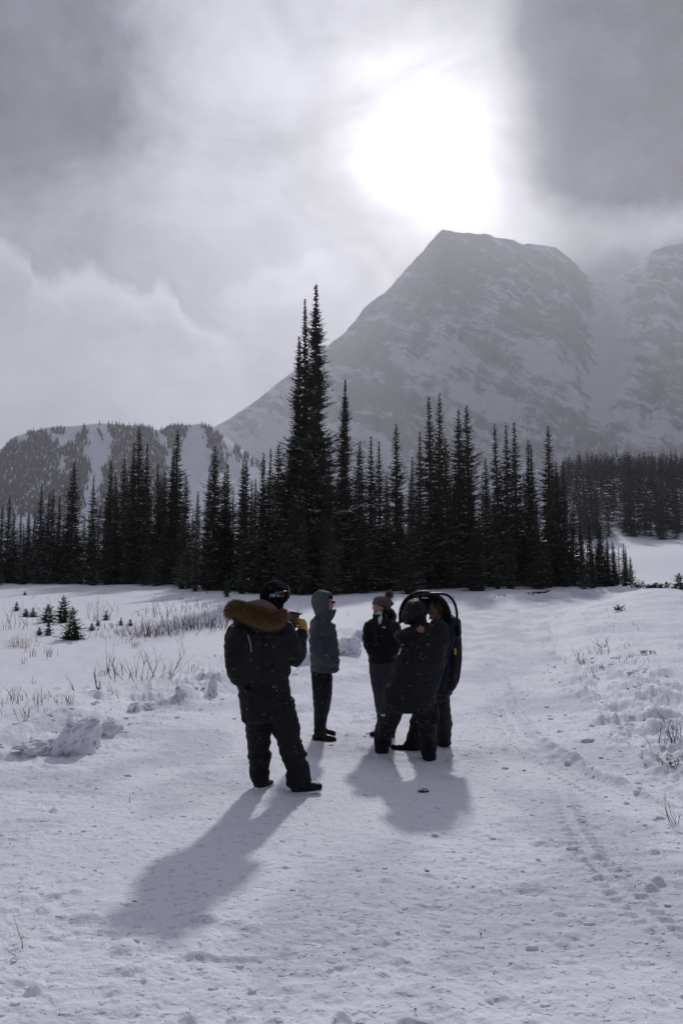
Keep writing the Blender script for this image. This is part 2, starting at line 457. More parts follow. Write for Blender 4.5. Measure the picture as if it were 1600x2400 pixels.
def m_rock(nt, b):
    g = nt.nodes.new('ShaderNodeNewGeometry')
    sep = nt.nodes.new('ShaderNodeSeparateXYZ'); nt.links.new(g.outputs['Normal'], sep.inputs[0])
    nz = Ex(nt, sep.outputs[2])
    c = coords(nt)
    s1 = noise(nt, c, .022, 10, .78, stretch=(1, .35, 1)); s2 = noise(nt, c, .003, 6, .6)
    # tilted strata: streaks that run down to the right
    m0 = nt.nodes.new('ShaderNodeMapping'); m0.inputs['Rotation'].default_value = (0, math.radians(-46), 0)
    wv = noise(nt, c, .0016, 3, .5, out='Color'); wm = vmath(nt, 'MULTIPLY_ADD', wv.s, (260, 260, 260)); nt.links.new(c, wm.inputs[2])
    nt.links.new(wm.outputs[0], m0.inputs['Vector'])
    m = nt.nodes.new('ShaderNodeMapping'); m.inputs['Scale'].default_value = (.30, .12, 1.7)
    nt.links.new(m0.outputs[0], m.inputs['Vector'])
    s3 = noise(nt, m.outputs[0], .0075, 7, .68)
    rise = attr_ex(nt, 'rise'); across = attr_ex(nt, 'across')
    s4 = noise(nt, m.outputs[0], .028, 6, .7, off=(7, 3, 1))
    k = nz * .75 + (s1 - .5) * 1.5 + (s2 - .5) * .9 + (s3 - .5) * 2.6 + .10 + (s4 - .5) * 1.0 + .06
    k = k + rise.step(.34, .16) * .55 + across.step(.02, -.09) * .28 - (rise.step(.75, 1.0) * .12)
    gl = across.step(.30, .335) * across.step(.39, .35) * rise.step(.45, .6) * .5
    k = k + gl
    fac = k.step(.55, 1.0)
    col = mixcol(nt, fac, mixcol(nt, s1, (.30, .30, .325), (.48, .475, .50)), (.84, .86, .92))  # rock tones paled and flattened in the colour, standing in for thicker haze
    nt.links.new(col, b.inputs['Base Color'])
    bump(nt, b, s1 * 22.0 + s3 * 16.0, .8, 1.0)
M['rock'] = material('snow_streaked_rock', (.15, .15, .16), .9, .1, m_rock)
me_mt, _ = relief('mountain', MT, 1500, 3500, 4600, 740, 180, -1.45, 1.32, mt_shape, M['rock'])
obj('mountain', me_mt, kind='structure')

HILL = [(-1900, 1384), (-1200, 1290), (-900, 1230), (-500, 1120), (-200, 1085), (-60, 1075), (0, 1056), (36, 1022), (77, 1010), (117, 1000), (173, 998), (235, 991), (306, 996), (347, 998), (367, 1009), (408, 994), (444, 996), (474, 991), (500, 1004), (541, 1034), (577, 1060), (612, 1085), (700, 1130), (850, 1190), (1000, 1250), (1400, 1384)]
def hill_shape(S, T, R):
    t = np.clip(T, 0, 1)
    z = R * (.15 * t + .85 * t ** 1.25) + np.clip((1 - t) * 5, 0, 1) * np.clip(t * 3, 0, 1) * (14 * fbm2(S * 25, T * 4, 4, 201) + 12 * ridged2(S * 18, T * 1.5, 3, 205))
    return np.where(T > 1, z - (T - 1) * 260, z)
def m_hill(nt, b):
    c = coords(nt)
    s1 = noise(nt, c, .02, 7, .65)
    col = mixcol(nt, s1.step(.50, .68) * .25, (.80, .82, .88), (.28, .27, .28))
    nt.links.new(col, b.inputs['Base Color'])
M['hill'] = material('hill_snow', (.8, .82, .88), .9, .1, m_hill)
me_hl, HV = relief('hill', HILL, 1050, 1600, 2100, 300, 100, -1.42, .32, hill_shape, M['hill'])
obj('ski_hill', me_hl, kind='structure')

# ------------------------------------------------------------------ air
def build_haze():
    x0, x1, y0, y1, z0, z1 = -5200, 6000, -2500, 6000, -300, 1720
    V = [(x, y, z) for z in (z0, z1) for y in (y0, y1) for x in (x0, x1)]
    Fq = [(0, 2, 3, 1), (4, 5, 7, 6), (0, 1, 5, 4), (2, 6, 7, 3), (0, 4, 6, 2), (1, 3, 7, 5)]
    m = bpy.data.materials.new('haze'); m.use_nodes = True; nt = m.node_tree; nt.nodes.clear()
    out = nt.nodes.new('ShaderNodeOutputMaterial'); v = nt.nodes.new('ShaderNodeVolumePrincipled')
    v.inputs['Color'].default_value = (.91, .92, .99, 1); v.inputs['Density'].default_value = HAZE; v.inputs['Anisotropy'].default_value = .38
    nt.links.new(v.outputs[0], out.inputs['Volume'])
    obj('haze', mesh_np('haze', V, Fq, [m]), kind='stuff')
HAZE = 1.9e-4
build_haze()

# ------------------------------------------------------------------ conifers
def m_needles(nt, b):
    oi = nt.nodes.new('ShaderNodeObjectInfo'); r = Ex(nt, oi.outputs['Random'])
    c = coords(nt, 'Object')
    n = noise(nt, c, 60, 3, .6)
    col = mixcol(nt, n, (.022, .030, .020), (.062, .072, .045))
    col = mixcol(nt, r * .5, col, (.042, .046, .034))
    nt.links.new(col, b.inputs['Base Color'])
M['needles'] = material('spruce_needles', (.03, .04, .025), .75, .15, m_needles)
def m_frost(nt, b):
    n = noise(nt, coords(nt), 90, 3, .6)
    nt.links.new(mixcol(nt, n, (.28, .29, .31), (.75, .77, .80)), b.inputs['Base Color'])
M['frost'] = material('frosted_needles', (.55, .56, .6), .85, .1, m_frost)
M['bark'] = material('bark', (.06, .05, .045), .9, .1, lambda nt, b: bump(nt, b, noise(nt, coords(nt), 80, 4, .6, stretch=(1, 1, .2)), .5, .01))
M['sapling'] = material('sapling_needles', (.045, .060, .030), .75, .15, lambda nt, b: nt.links.new(mixcol(nt, noise(nt, coords(nt), 20, 3, .6), (.028, .040, .018), (.080, .105, .045)), b.inputs['Base Color']))

def conifer_mesh(seed, rows=46, per=7, sprays=9, rmax=.10, skirt=.03, frost=0.0, twin=False, ragged=.35, mats=None, lean=0.0, prof=.92, size=1.0):
    """crown of height 1: whorls of branches carrying needle sprays"""
    g = np.random.default_rng(seed)
    V = []; Fq = []; mi = []
    def spray(p, d, up, L, W, m):
        n = len(V); side = np.cross(d, up); side /= (np.linalg.norm(side) + 1e-9)
        V.extend([p, p + d * L * .45 + side * W, p + d * L, p + d * L * .45 - side * W]); Fq.append((n, n + 1, n + 2, n + 3)); mi.append(m)
    tops = [(0, 0, 1.0)] if not twin else [(-.012, .0, 1.0), (.022, .01, .93)]
    for (tx, ty, top) in tops:
        z = skirt
        k = 0
        while z < top - .012:
            f = z / top
            env = rmax * (1 - f) ** prof * (1.0 if f > .12 else .75 + 2.1 * f)
            # uneven outline over height
            env *= 1 + ragged * .8 * math.sin(f * 23 + seed) * math.sin(f * 9.1 + seed * 2)
            nb = max(4, int(per * (.6 + .6 * (1 - f))))
            a0 = g.random() * 6.28
            for j in range(nb):
                if g.random() < .08: continue
                a = a0 + 6.283 * j / nb + g.normal() * .25
                L = env * (1 + g.normal() * ragged * .5) + .003
                if g.random() < .06: L *= 1.25
                L = max(L, .005)
                droop = -.32 + .85 * f ** 1.2 + g.normal() * .10
                o = np.array([tx * f, ty * f, z + g.normal() * .003])
                dirn = np.array([math.cos(a), math.sin(a), droop]); dirn /= np.linalg.norm(dirn)
                ns_ = max(4, int(sprays * (.35 + .65 * min(1, L / rmax))))
                fr = frost * 1.5 * max(0, 1 - abs(f - .22) / .48)
                frb = g.random() < fr * 1.6
                for q in range(ns_):
                    tt = .10 + .88 * (q + g.random()) / ns_
                    p = o + dirn * L * tt; p[2] += L * .26 * tt * tt
                    sgn = 1 if (q % 2) else -1
                    aa = a + sgn * (.75 - .35 * tt + .25 * g.random())
                    dd = np.array([math.cos(aa), math.sin(aa), g.normal() * .22 + .25 * f])
                    dd /= np.linalg.norm(dd)
                    up = np.array([g.normal() * .45, g.normal() * .45, 1.0])
                    sl_ = (.30 * L * (1.05 - .70 * tt) + .0035 * size) * (.8 + .45 * g.random())
                    m_ = 1 if (frb and g.random() < .6) else 0
                    spray(p, dd, up, sl_, (sl_ * .15 + .0008 * size) * (.65 if m_ else 1), m_)
                spray(o, dirn + np.array([0, 0, .12]), np.array([0, 0, 1.0]), L * 1.03, .0016 * size, 0)
                spray(o + dirn * L * .5 + np.array([0, 0, L * .07]), dirn + np.array([0, 0, .35]), np.array([g.normal(), g.normal(), 1.0]), L * .55, .0022 * size, 0)
                # close dark heart of the branch near the stem
                vv = np.array([dirn[0] * .8, dirn[1] * .8, -.25 + .5 * g.random()])
                spray(o + np.array([0, 0, .004]), vv / np.linalg.norm(vv), np.array([math.sin(a), -math.cos(a), .2 * g.normal()]), L * .62, .010 * (1 - .75 * f) * (rmax / .1) + .001, 0)
            z += (1.0 / rows) * (.75 + .5 * g.random()) * (1.15 - .55 * f)
        for q in range(6):
            aa = g.random() * 6.28
            spray(np.array([tx, ty, top - .016 - .014 * g.random()]), np.array([math.cos(aa) * .10, math.sin(aa) * .10, 1.0]), np.array([math.sin(aa), math.cos(aa), .1]), .018, .0008 * size, 0)
    return mesh_np('crown', np.array(V), np.array(Fq), mats or [M['needles'], M['frost']], midx=mi)
def trunk_mesh(r=.010, twin=False, mat=None):
    V = []; Fq = []
    for (tx, ty, top) in ([(0, 0, .97)] if not twin else [(-.012, 0, .97), (.022, .01, .90)]):
        n0 = len(V); zs = [-.03, 0, .02, .15, .4, .7, top]
        for z in zs:
            rr = r * (1.25 if z < .01 else 1.0) * (1 - max(z, 0) / top) ** .8 + .0006; f = max(0, z / top)
            for k in range(8):
                V.append((tx * f + rr * math.cos(k * math.pi / 4), ty * f + rr * math.sin(k * math.pi / 4), z))
        for i in range(len(zs) - 1):
            for k in range(8):
                a = n0 + i * 8 + k; b = n0 + i * 8 + (k + 1) % 8; Fq.append((a, b, b + 8, a + 8))
    return mesh_np('trunk', V, Fq, [mat or M['bark']], smooth=True)

PROTO = {
    'tall':  (conifer_mesh(11, 84, 10, 18, .098, .02, .26, ragged=.42, size=.6, prof=1.0), trunk_mesh(.010)),
    'tall2': (conifer_mesh(12, 82, 9, 17, .090, .02, .24, ragged=.45, size=.6, prof=1.0), trunk_mesh(.009)),
    'a': (conifer_mesh(21, 52, 8, 12, .090, .02, .10, ragged=.35), trunk_mesh(.009)),
    'b': (conifer_mesh(22, 52, 8, 12, .078, .02, .2, ragged=.40), trunk_mesh(.008)),
    'c': (conifer_mesh(23, 54, 8, 12, .105, .02, .08, ragged=.32), trunk_mesh(.009)),
    'd': (conifer_mesh(24, 50, 9, 10, .090, .02, .05, twin=True, ragged=.35), trunk_mesh(.007, True)),
    'e': (conifer_mesh(25, 46, 9, 11, .105, .02, .24, ragged=.38), trunk_mesh(.009)),
    'snowy': (conifer_mesh(26, 40, 9, 10, .15, .02, .62, ragged=.40, size=1.3), trunk_mesh(.009)),
    'low': (conifer_mesh(27, 34, 7, 6, .11, .02, .05, ragged=.35, size=1.8), trunk_mesh(.009)),
    'low2': (conifer_mesh(28, 32, 7, 6, .09, .02, .03, ragged=.4, size=1.8), trunk_mesh(.008)),
    'low3': (conifer_mesh(29, 36, 7, 6, .10, .02, .02, twin=True, ragged=.4, size=1.8), trunk_mesh(.008)),
}
def tree(x, y, H, proto, label, group, wide=1.0, rz=None, name='spruce_tree', sink=.15):
    e = bpy.data.objects.new(name, None); COL.objects.link(e); e.empty_display_size = .3
    e.location = (x, y, gz(x, y) - sink); e.rotation_euler = (random.gauss(0, .012), random.gauss(0, .012), random.random() * 6.28 if rz is None else rz)
    e.scale = (H * wide, H * wide, H)
    e['label'] = label; e['category'] = 'tree'; e['group'] = group
    obj('crown', PROTO[proto][0], e); obj('trunk', PROTO[proto][1], e)
    return e
# (u, v_top, v_base, proto, width, label)
G_L = 'spruces of the left row'; G_C = 'spruces of the tall clump in the middle'; G_R = 'spruces of the right row'
TREES = [
 (7, 1180, 1368, 'b', .95, 'small dark spruce cut by the left picture edge'),
 (21, 1162, 1368, 'a', .9, 'spiky spruce second from the left picture edge'),
 (33, 1197, 1368, 'e', .9, 'short spruce leaning on the spiky one at the left edge'),
 (50, 1200, 1368, 'b', .9, 'short spruce in the low dip at the far left of the row'),
 (68, 1192, 1368, 'c', .8, 'short broad spruce just right of the low dip at far left'),
 (80, 1197, 1368, 'a', .8, 'short spruce left of the first cluster of pointed tops'),
 (98, 1139, 1369, 'b', 1.0, 'pointed spruce, highest of the cluster left of the thick lone spire'),
 (111, 1152, 1369, 'a', .8, 'spruce with a thin top in the middle of the left cluster'),
 (124, 1143, 1369, 'e', .8, 'narrow spruce, third spire of the left cluster'),
 (139, 1159, 1369, 'b', .9, 'lowest spire of the left cluster, beside the thick lone spruce'),
 (172, 1080, 1369, 'c', 1.05, 'thick columnar spruce standing clear of its neighbours below the ski hill'),
 (219, 1112, 1369, 'b', .85, 'slim leaning spruce in front of the foot of the narrow ski run'),
 (262, 1078, 1369, 'a', 1.0, 'full spruce first on the left of the dense middle-left block'),
 (275, 1103, 1370, 'b', .9, 'shorter spruce tucked against the first of the dense block'),
 (292, 1070, 1370, 'e', .95, 'spruce with a blunt top left of the trio of tall spires'),
 (312, 1034, 1371, 'b', .9, 'left and lowest spire of the trio of tall spires'),
 (330, 997, 1371, 'a', .95, 'tallest middle spire of the left trio'),
 (349, 1037, 1371, 'b', .85, 'thin right spire of the left trio'),
 (374, 1086, 1372, 'd', 1.0, 'twin-topped blunt spruce between the trio and the next tall spire'),
 (400, 1057, 1372, 'b', .9, 'thin spruce pressed against the tall spire right of the trio'),
 (417, 1004, 1372, 'a', .95, 'tall single spire right of the trio, second highest of the left row'),
 (436, 1113, 1373, 'e', .9, 'short spruce at the right shoulder of the tall single spire'),
 (458, 1149, 1373, 'b', 1.0, 'low spruce in the notch before the next spire'),
 (503, 1042, 1387, 'c', .95, 'broad full spruce standing forward at the notch of the left row'),
 (487, 1108, 1380, 'b', .9, 'short narrow spruce at the left side of the broad forward spruce'),
 (531, 1085, 1386, 'd', 1.05, 'double-topped spruce right of the broad forward spruce'),
 (567, 1075, 1386, 'b', .9, 'left of two thin spires before the tall clump'),
 (578, 1076, 1388, 'e', .9, 'right of two thin spires before the tall clump'),
 (599, 1120, 1390, 'b', .9, 'low spruce behind the man in the fur hood'),
 (616, 1057, 1390, 'a', .85, 'spruce at the left foot of the tall clump'),
 (628, 1047, 1389, 'b', .8, 'thin spruce second from the left foot of the tall clump'),
 (650, 1036, 1392, 'e', 1.0, 'frosted spruce against the left side of the tall clump'),
 (672, 1045, 1392, 'b', .9, 'slender spruce hidden in the left skirt of the tall clump'),
 (698, 783, 1390, 'tall2', 1.10, 'third tallest spruce with two fine tips, left side of the tall clump'),
 (723, 697, 1389, 'tall2', .72, 'thin spire just left of the tallest spruce and a little lower'),
 (741, 659, 1391, 'tall', 1.02, 'tallest spruce of all, soaring over the clump in the middle'),
 (802, 883, 1392, 'tall', .92, 'tall separate spire right of the tallest spruce'),
 (838, 1031, 1392, 'c', 1.0, 'full spruce at the right foot of the tall clump'),
 (770, 1090, 1394, 'e', 1.2, 'frosted low spruce under the tallest spire'),
 (690, 1160, 1395, 'snowy', 1.0, 'short snow-dusted spruce at the foot of the tall clump'),
 (869, 1018, 1388, 'b', .85, 'left of the two fine spires right of the tall clump'),
 (889, 1031, 1388, 'b', .8, 'right of the two fine spires right of the tall clump'),
 (929, 989, 1386, 'a', .95, 'lone full spire above the woman in the bobble hat'),
 (905, 1110, 1389, 'e', .9, 'low frosted spruce left of the lone full spire'),
 (963, 1068, 1385, 'b', .85, 'short spruce in the gap right of the lone full spire'),
 (982, 1010, 1383, 'b', .85, 'slim spire left of the close pair above the carrier'),
 (1008, 925, 1382, 'b', .85, 'left tree of the close pair, top a little lower'),
 (1022, 918, 1382, 'a', .72, 'right tree of the close pair, highest of the right row'),
 (1045, 1020, 1381, 'e', .9, 'low spruce between the close pair and the bushy twins'),
 (1071, 956, 1380, 'c', .90, 'bushy left one of the broad twin spruces'),
 (1095, 946, 1379, 'a', .95, 'pointed right one of the broad twin spruces'),
 (1134, 1071, 1378, 'e', .9, 'short spruce in the gap right of the broad twins'),
 (1157, 1206, 1376, 'snowy', 1.0, 'small spruce plastered with snow from top to foot'),
 (1167, 989, 1376, 'a', .80, 'left spire of the right-hand trio'),
 (1184, 992, 1376, 'b', .85, 'middle spire of the right-hand trio'),
 (1207, 986, 1376, 'b', .95, 'right spire of the right-hand trio'),
 (1234, 1028, 1376, 'a', .8, 'spruce between the right-hand trio and the last tall spire'),
 (1250, 1038, 1376, 'b', .8, 'very thin spruce left of the last tall spire'),
 (1280, 997, 1375, 'a', 1.0, 'last tall spire at the right end of the row'),
 (1304, 1081, 1375, 'b', .9, 'left of two thin spires behind the last tall one'),
 (1316, 1079, 1375, 'b', .8, 'right of two thin spires behind the last tall one'),
 (1338, 1186, 1376, 'e', 1.0, 'first step down at the right end of the row'),
 (1360, 1205, 1376, 'b', 1.1, 'second step down at the right end of the row'),
 (1380, 1210, 1376, 'a', 1.1, 'third step down at the right end of the row'),
 (1402, 1235, 1377, 'e', 1.1, 'low spruce near the right tip of the dark row'),
 (1420, 1255, 1377, 'b', 1.2, 'lower spruce close to the right tip of the dark row'),
 (1436, 1267, 1377, 'a', 1.2, 'small pointed spruce before the last two of the row'),
 (1460, 1272, 1378, 'b', 1.3, 'thin small spruce, last but one of the row'),
 (1476, 1303, 1378, 'e', 1.3, 'smallest spruce ending the row beside the snowy road'),
 (439, 1266, 1383, 'snowy', 1.1, 'small frosted spruce standing alone before the dense left block'),
]
def depth_for(u, vb):
    # sight line meets the rising field; far along the row the bases lie on its crest
    x, y = on_ground(u, vb); return x, min(max(y, 46), 84)
for (u, vt, vb, pr, wd, lab) in TREES:
    x, y = depth_for(u, vb)
    g = G_L if u < 600 else (G_C if u < 850 else G_R)
    x = (u - 800) / (F) * (y * CP)   # refined below by true projection
    base = gz(x, y)
    top = P(u, vt, y); x = top.x
    H = top.z - base + .15
    tree(x, y, H, pr, lab, g, wd * (1.22 if 'tall' in pr else (1.78 if u < 1330 else 1.75)))

# trees that stand deeper in the row, mostly hidden
gR = random.Random(5)
tops_u = [-60, 0, 60, 150, 200, 240, 300, 420, 470, 520, 600, 700, 830, 900, 1000, 1100, 1200, 1300, 1330, 1400, 1480]
tops_v = [1190, 1215, 1215, 1200, 1190, 1160, 1110, 1120, 1170, 1160, 1130, 1090, 1110, 1130, 1100, 1110, 1110, 1130, 1210, 1250, 1320]
for i in range(140):
    u = -420 + 1890 * (i + gR.random()) / 140
    y = gR.uniform(74, 104)
    if u > 1280: y = gR.uniform(70, 82)
    vt = np.interp(u, tops_u, tops_v) + gR.uniform(-12, 55)
    top = P(u, vt, y); H = top.z - gz(top.x, y) + .15
    tree(top.x, y, max(H, 3.5), gR.choice(['low', 'low2', 'low', 'low2', 'low3']), 'dark spruce deep in the row, mostly hidden by the spruces in front of it', 'spruces filling the row from behind', gR.uniform(1.15, 1.6))
# low skirt of young spruces along the front foot of the row
for i in range(46):
    u = -40 + 1480 * (i + gR.random()) / 46
    vb = np.interp(u, [0, 420, 470, 700, 830, 1000, 1150, 1480], [1369, 1372, 1385, 1393, 1391, 1383, 1378, 1379])
    x, y = depth_for(u, vb); y += gR.uniform(-6, 3)
    x = P(u, vb, y).x
    tree(x, y, gR.uniform(3.2, 6.0), gR.choice(['b', 'e', 'e', 'a', 'snowy' if gR.random() < .35 else 'b']), 'young spruce filling the foot of the dark tree row', 'young spruces along the foot of the row', gR.uniform(1.3, 1.9))

# wood on the slope behind, right
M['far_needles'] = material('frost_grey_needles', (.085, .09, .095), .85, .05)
FARC = [conifer_mesh(45 + k, 30, 6, 6, .11, .02, 0, ragged=.4, size=2.2, mats=[M['far_needles'], M['frost']]) for k in range(3)]
for k in range(3): PROTO['far%d' % k] = (FARC[k], PROTO['low'][1])
gR = random.Random(9)
far_pts = []
for i in range(900):
    u = gR.uniform(1285, 1700); y = gR.uniform(165, 400)
    # the clearing with the road stays open
    far_pts.append((y, u))
far_pts.sort()
far_near = far_pts[:50]; far_rest = far_pts[50:]
for y, u in far_near:
    x = P(u, 1250, y).x
    tree(x, y, gR.uniform(8.0, 11.0), gR.choice(['far0', 'far1', 'far2']), 'spruce in the front ranks of the wood on the slope beyond the bend', 'spruces fronting the far wood', gR.uniform(1.3, 1.8), sink=.3)
def merged_wood(name, pts, protos, mats):
    """many far trees as one mesh"""
    Vs = []; Fs = []; n = 0; mi = []
    src = []
    for pm in protos:
        v = np.empty(len(pm.vertices) * 3, np.float32); pm.vertices.foreach_get('co', v)
        f = np.empty(len(pm.polygons) * 4, np.int32); pm.polygons.foreach_get('vertices', f)
        src.append((v.reshape(-1, 3), f.reshape(-1, 4)))
    for k, (x, y, z, H, w, a) in enumerate(pts):
        v, f = src[k % len(src)]
        c, s = math.cos(a), math.sin(a)
        q = np.stack([(v[:, 0] * c - v[:, 1] * s) * H * w + x, (v[:, 0] * s + v[:, 1] * c) * H * w + y, v[:, 2] * H + z], -1)
        Vs.append(q); Fs.append(f + n); n += len(v)
    return mesh_np(name, np.vstack(Vs), np.vstack(Fs), mats)
wood = [conifer_mesh(40 + k, 12, 4, 2, .12, .04, 0, ragged=.4, size=5.5) for k in range(3)]
pts = []
for y, u in far_rest:
    x = P(u, 1200, y).x
    pts.append((x, y, gz(x, y) - .3, gR.uniform(7, 12.5), gR.uniform(1.3, 1.9), gR.random() * 6.28))
obj('far_wood', merged_wood('far_wood', pts, wood, [M['far_needles']]), kind='stuff', label='mass of grey-green spruces covering the slope beyond the road bend')

# forest of the ski hill, tiny cones of two crossed tiers
def tiny_tree(k):
    g = np.random.default_rng(k); V = []; Fq = []
    for (z0, z1, r) in ((.04, .55, .17), (.30, .80, .12), (.58, 1.0, .075)):
        n = len(V); m = 6
        for j in range(m):
            a = 6.283 * j / m; rr = r * (.7 + .6 * g.random()); V.append((rr * math.cos(a), rr * math.sin(a), z0 + g.normal() * .02))
        V.append((0, 0, z1))
        for j in range(0, m, 1): Fq.append((n + j, n + (j + 1) % m, n + m, n + m))
    V = np.array(V)
    me = bpy.data.meshes.new('t'); 
    return V, np.array([(a, b, c) for a, b, c, d in Fq])
def hill_forest():
    g = np.random.default_rng(3)
    ns_, nt_ = HV.shape[0], 100
    N = 56000
    si = (.40 + .58 * g.random(N)) * (ns_ - 2); ti = (g.random(N) ** .8) * (nt_ - 2)
    i0 = si.astype(int); j0 = ti.astype(int); fs = (si - i0)[:, None]; ft = (ti - j0)[:, None]
    p = (HV[i0, j0] * (1 - fs) + HV[i0 + 1, j0] * fs) * (1 - ft) + (HV[i0, j0 + 1] * (1 - fs) + HV[i0 + 1, j0 + 1] * fs) * ft
    # where they stand: open pistes and glades, laid out on the slope
    depth = p[:, 1] * CP + (p[:, 2] - CAMZ) * SP; hh = (p[:, 2] - CAMZ) * CP - p[:, 1] * SP
    u = 800 + p[:, 0] / depth * F; v = 1200 - hh / depth * F
    keep = np.ones(N, bool)
    def band(pts, wds):
        vv = [q[1] for q in pts]; c = np.interp(v, vv, [q[0] for q in pts]); w = np.interp(v, vv, wds)
        return (np.abs(u - c) < w * (1 + .55 * fbm2(u * .03, v * .05, 3, 301)) + 7 * vn2(u * .15, v * .15, 303)) & (v > vv[0] - 6)
    keep &= ~band([(212, 1006), (225, 1030), (236, 1060), (228, 1100), (218, 1150), (205, 1230)], [10, 20, 24, 20, 18, 14])
    keep &= ~band([(452, 986), (462, 1020), (458, 1070), (450, 1120), (450, 1230)], [9, 24, 40, 50, 50])
    keep &= ~band([(362, 996), (378, 1030), (396, 1060)], [7, 10, 8])
    glade = fbm2(u * .02, v * .014, 4, 311) + .45 * fbm2(u * .07, v * .035, 3, 313)
    keep &= glade > np.where(u > 500, .02, np.where(u < 260, -.42, -.55))
    keep &= (v < 1215)
    keep &= (u > -700) & (u < 760)
    keep &= ~((u > 520) & (g.random(N) < .55))
    p = p[keep]; n = len(p)
    H = g.uniform(6, 13, n); a = g.random(n) * 6.28
    Vs = []; Fs = []; c = 0
    protos = [tiny_tree(k) for k in range(4)]
    for k in range(4):
        V, Fq = protos[k]; q = p[k::4]; h = H[k::4]; ang = a[k::4]
        cx, sx = np.cos(ang)[:, None], np.sin(ang)[:, None]
        X = (V[None, :, 0] * cx - V[None, :, 1] * sx) * h[:, None] + q[:, 0:1]
        Y = (V[None, :, 0] * sx + V[None, :, 1] * cx) * h[:, None] + q[:, 1:2]
        Z = V[None, :, 2] * h[:, None] + q[:, 2:3] - 1
        m = len(q)
        Vs.append(np.stack([X, Y, Z], -1).reshape(-1, 3)); Fs.append((Fq[None] + (np.arange(m) * len(V))[:, None, None]).reshape(-1, 3) + c); c += m * len(V)
    return mesh_np('hill_forest', np.vstack(Vs), np.vstack(Fs), [M['far_needles']])
obj('hill_forest', hill_forest(), kind='stuff', label='dark forest covering the ski hill between its open runs')

# ------------------------------------------------------------------ cloth and skin
def fabric(name, col, rough=.6, scale=260, bs=.35, spec=.25, var=.35):
    def f(nt, b):
        c = coords(nt)
        n = noise(nt, c, 7, 4, .6)
        dark = tuple(v * (1 - var) for v in col); lite = tuple(min(1, v * (1 + var)) for v in col)
        nt.links.new(mixcol(nt, n, dark, lite), b.inputs['Base Color'])
        h = noise(nt, c, scale, 3, .5) * .0012 + noise(nt, c, 22, 4, .6) * .010
        bump(nt, b, h, bs, 1.0)
    return material(name, col, rough, spec, f)
M['black_shell'] = fabric('black_shell_fabric', (.0090, .0098, .0120), .62, spec=.16)
M['black_down'] = fabric('black_down_fabric', (.0070, .0070, .0085), .58, spec=.18)
M['black_pants'] = fabric('black_snow_pants', (.0085, .0090, .0115), .66, spec=.14)
M['grey_puffer'] = fabric('slate_grey_puffer', (.050, .052, .066), .60, spec=.15)
M['grey_hood'] = fabric('grey_hood_fabric', (.075, .080, .092), .75, 400, spec=.1)
M['grey_knit'] = fabric('grey_trousers', (.050, .048, .058), .85, 400, spec=.05)
M['hat_knit'] = fabric('taupe_knit', (.11, .085, .085), .9, 160, .9)
M['black_knit'] = fabric('black_knit', (.006, .006, .008), .95, 200, .8, .05)
M['navy'] = fabric('navy_jacket_fabric', (.0085, .012, .022), .6, spec=.12)
M['hood_lining'] = fabric('taupe_hood_lining', (.13, .085, .075), .9, 300)
M['skin'] = fabric('skin', (.46, .25, .18), .55, 500, .15, .35, .12)
M['skin_dark'] = fabric('weathered_skin', (.22, .10, .075), .55, 500, .15, .35, .15)
M['hair_dark'] = fabric('dark_hair', (.015, .010, .008), .5, 120, .9)
M['hair_grey'] = fabric('greying_hair', (.045, .038, .034), .6, 200, .9)
M['boot'] = fabric('black_boot_leather', (.006, .006, .0068), .45, spec=.2)
M['sole'] = fabric('tan_rubber_sole', (.10, .075, .05), .8)
M['black_sole'] = fabric('black_rubber_sole', (.02, .02, .02), .8)
M['yellow_glove'] = fabric('yellow_leather', (.42, .25, .045), .6)
M['grey_patch'] = fabric('grey_suede', (.06, .06, .065), .8)
M['white_collar'] = fabric('white_knit', (.6, .6, .64), .9)
M['plastic_black'] = material('black_plastic', (.008, .008, .010), .42, .25)
M['plastic_grey'] = material('grey_plastic', (.09, .09, .095), .45, .4)
M['print_white'] = material('white_print', (.6, .6, .66), .6)
M['print_grey'] = material('pale_grey_print', (.28, .28, .31), .6)
M['print_red'] = material('dull_red_print', (.16, .03, .05), .6)
M['zip'] = material('pale_zip', (.32, .32, .34), .45)
M['tag_yellow'] = material('yellow_tag', (.55, .36, .06), .5)
M['lens'] = material('dark_lens', (.01, .008, .008), .12, .6)
M['glass_silver'] = material('silver_goggle_rim', (.10, .10, .11), .30, .5)
M['lavender'] = material('lavender_cloth', (.30, .29, .46), .8)
M['flake'] = material('snow_flake', (.9, .9, .92), .6)
def m_fur(nt, b):
    a = nt.nodes.new('ShaderNodeAttribute'); a.attribute_name = 'tone'
    n = Ex(nt, a.outputs['Fac'])
    c = mixcol(nt, n.step(0, .55), (.022, .013, .008), (.19, .10, .036))
    c = mixcol(nt, n.step(.6, 1.0), c, (.60, .40, .20))
    nt.links.new(c, b.inputs['Base Color'])
M['fur'] = material('brown_faux_fur', (.2, .1, .04), .6, .2, m_fur)

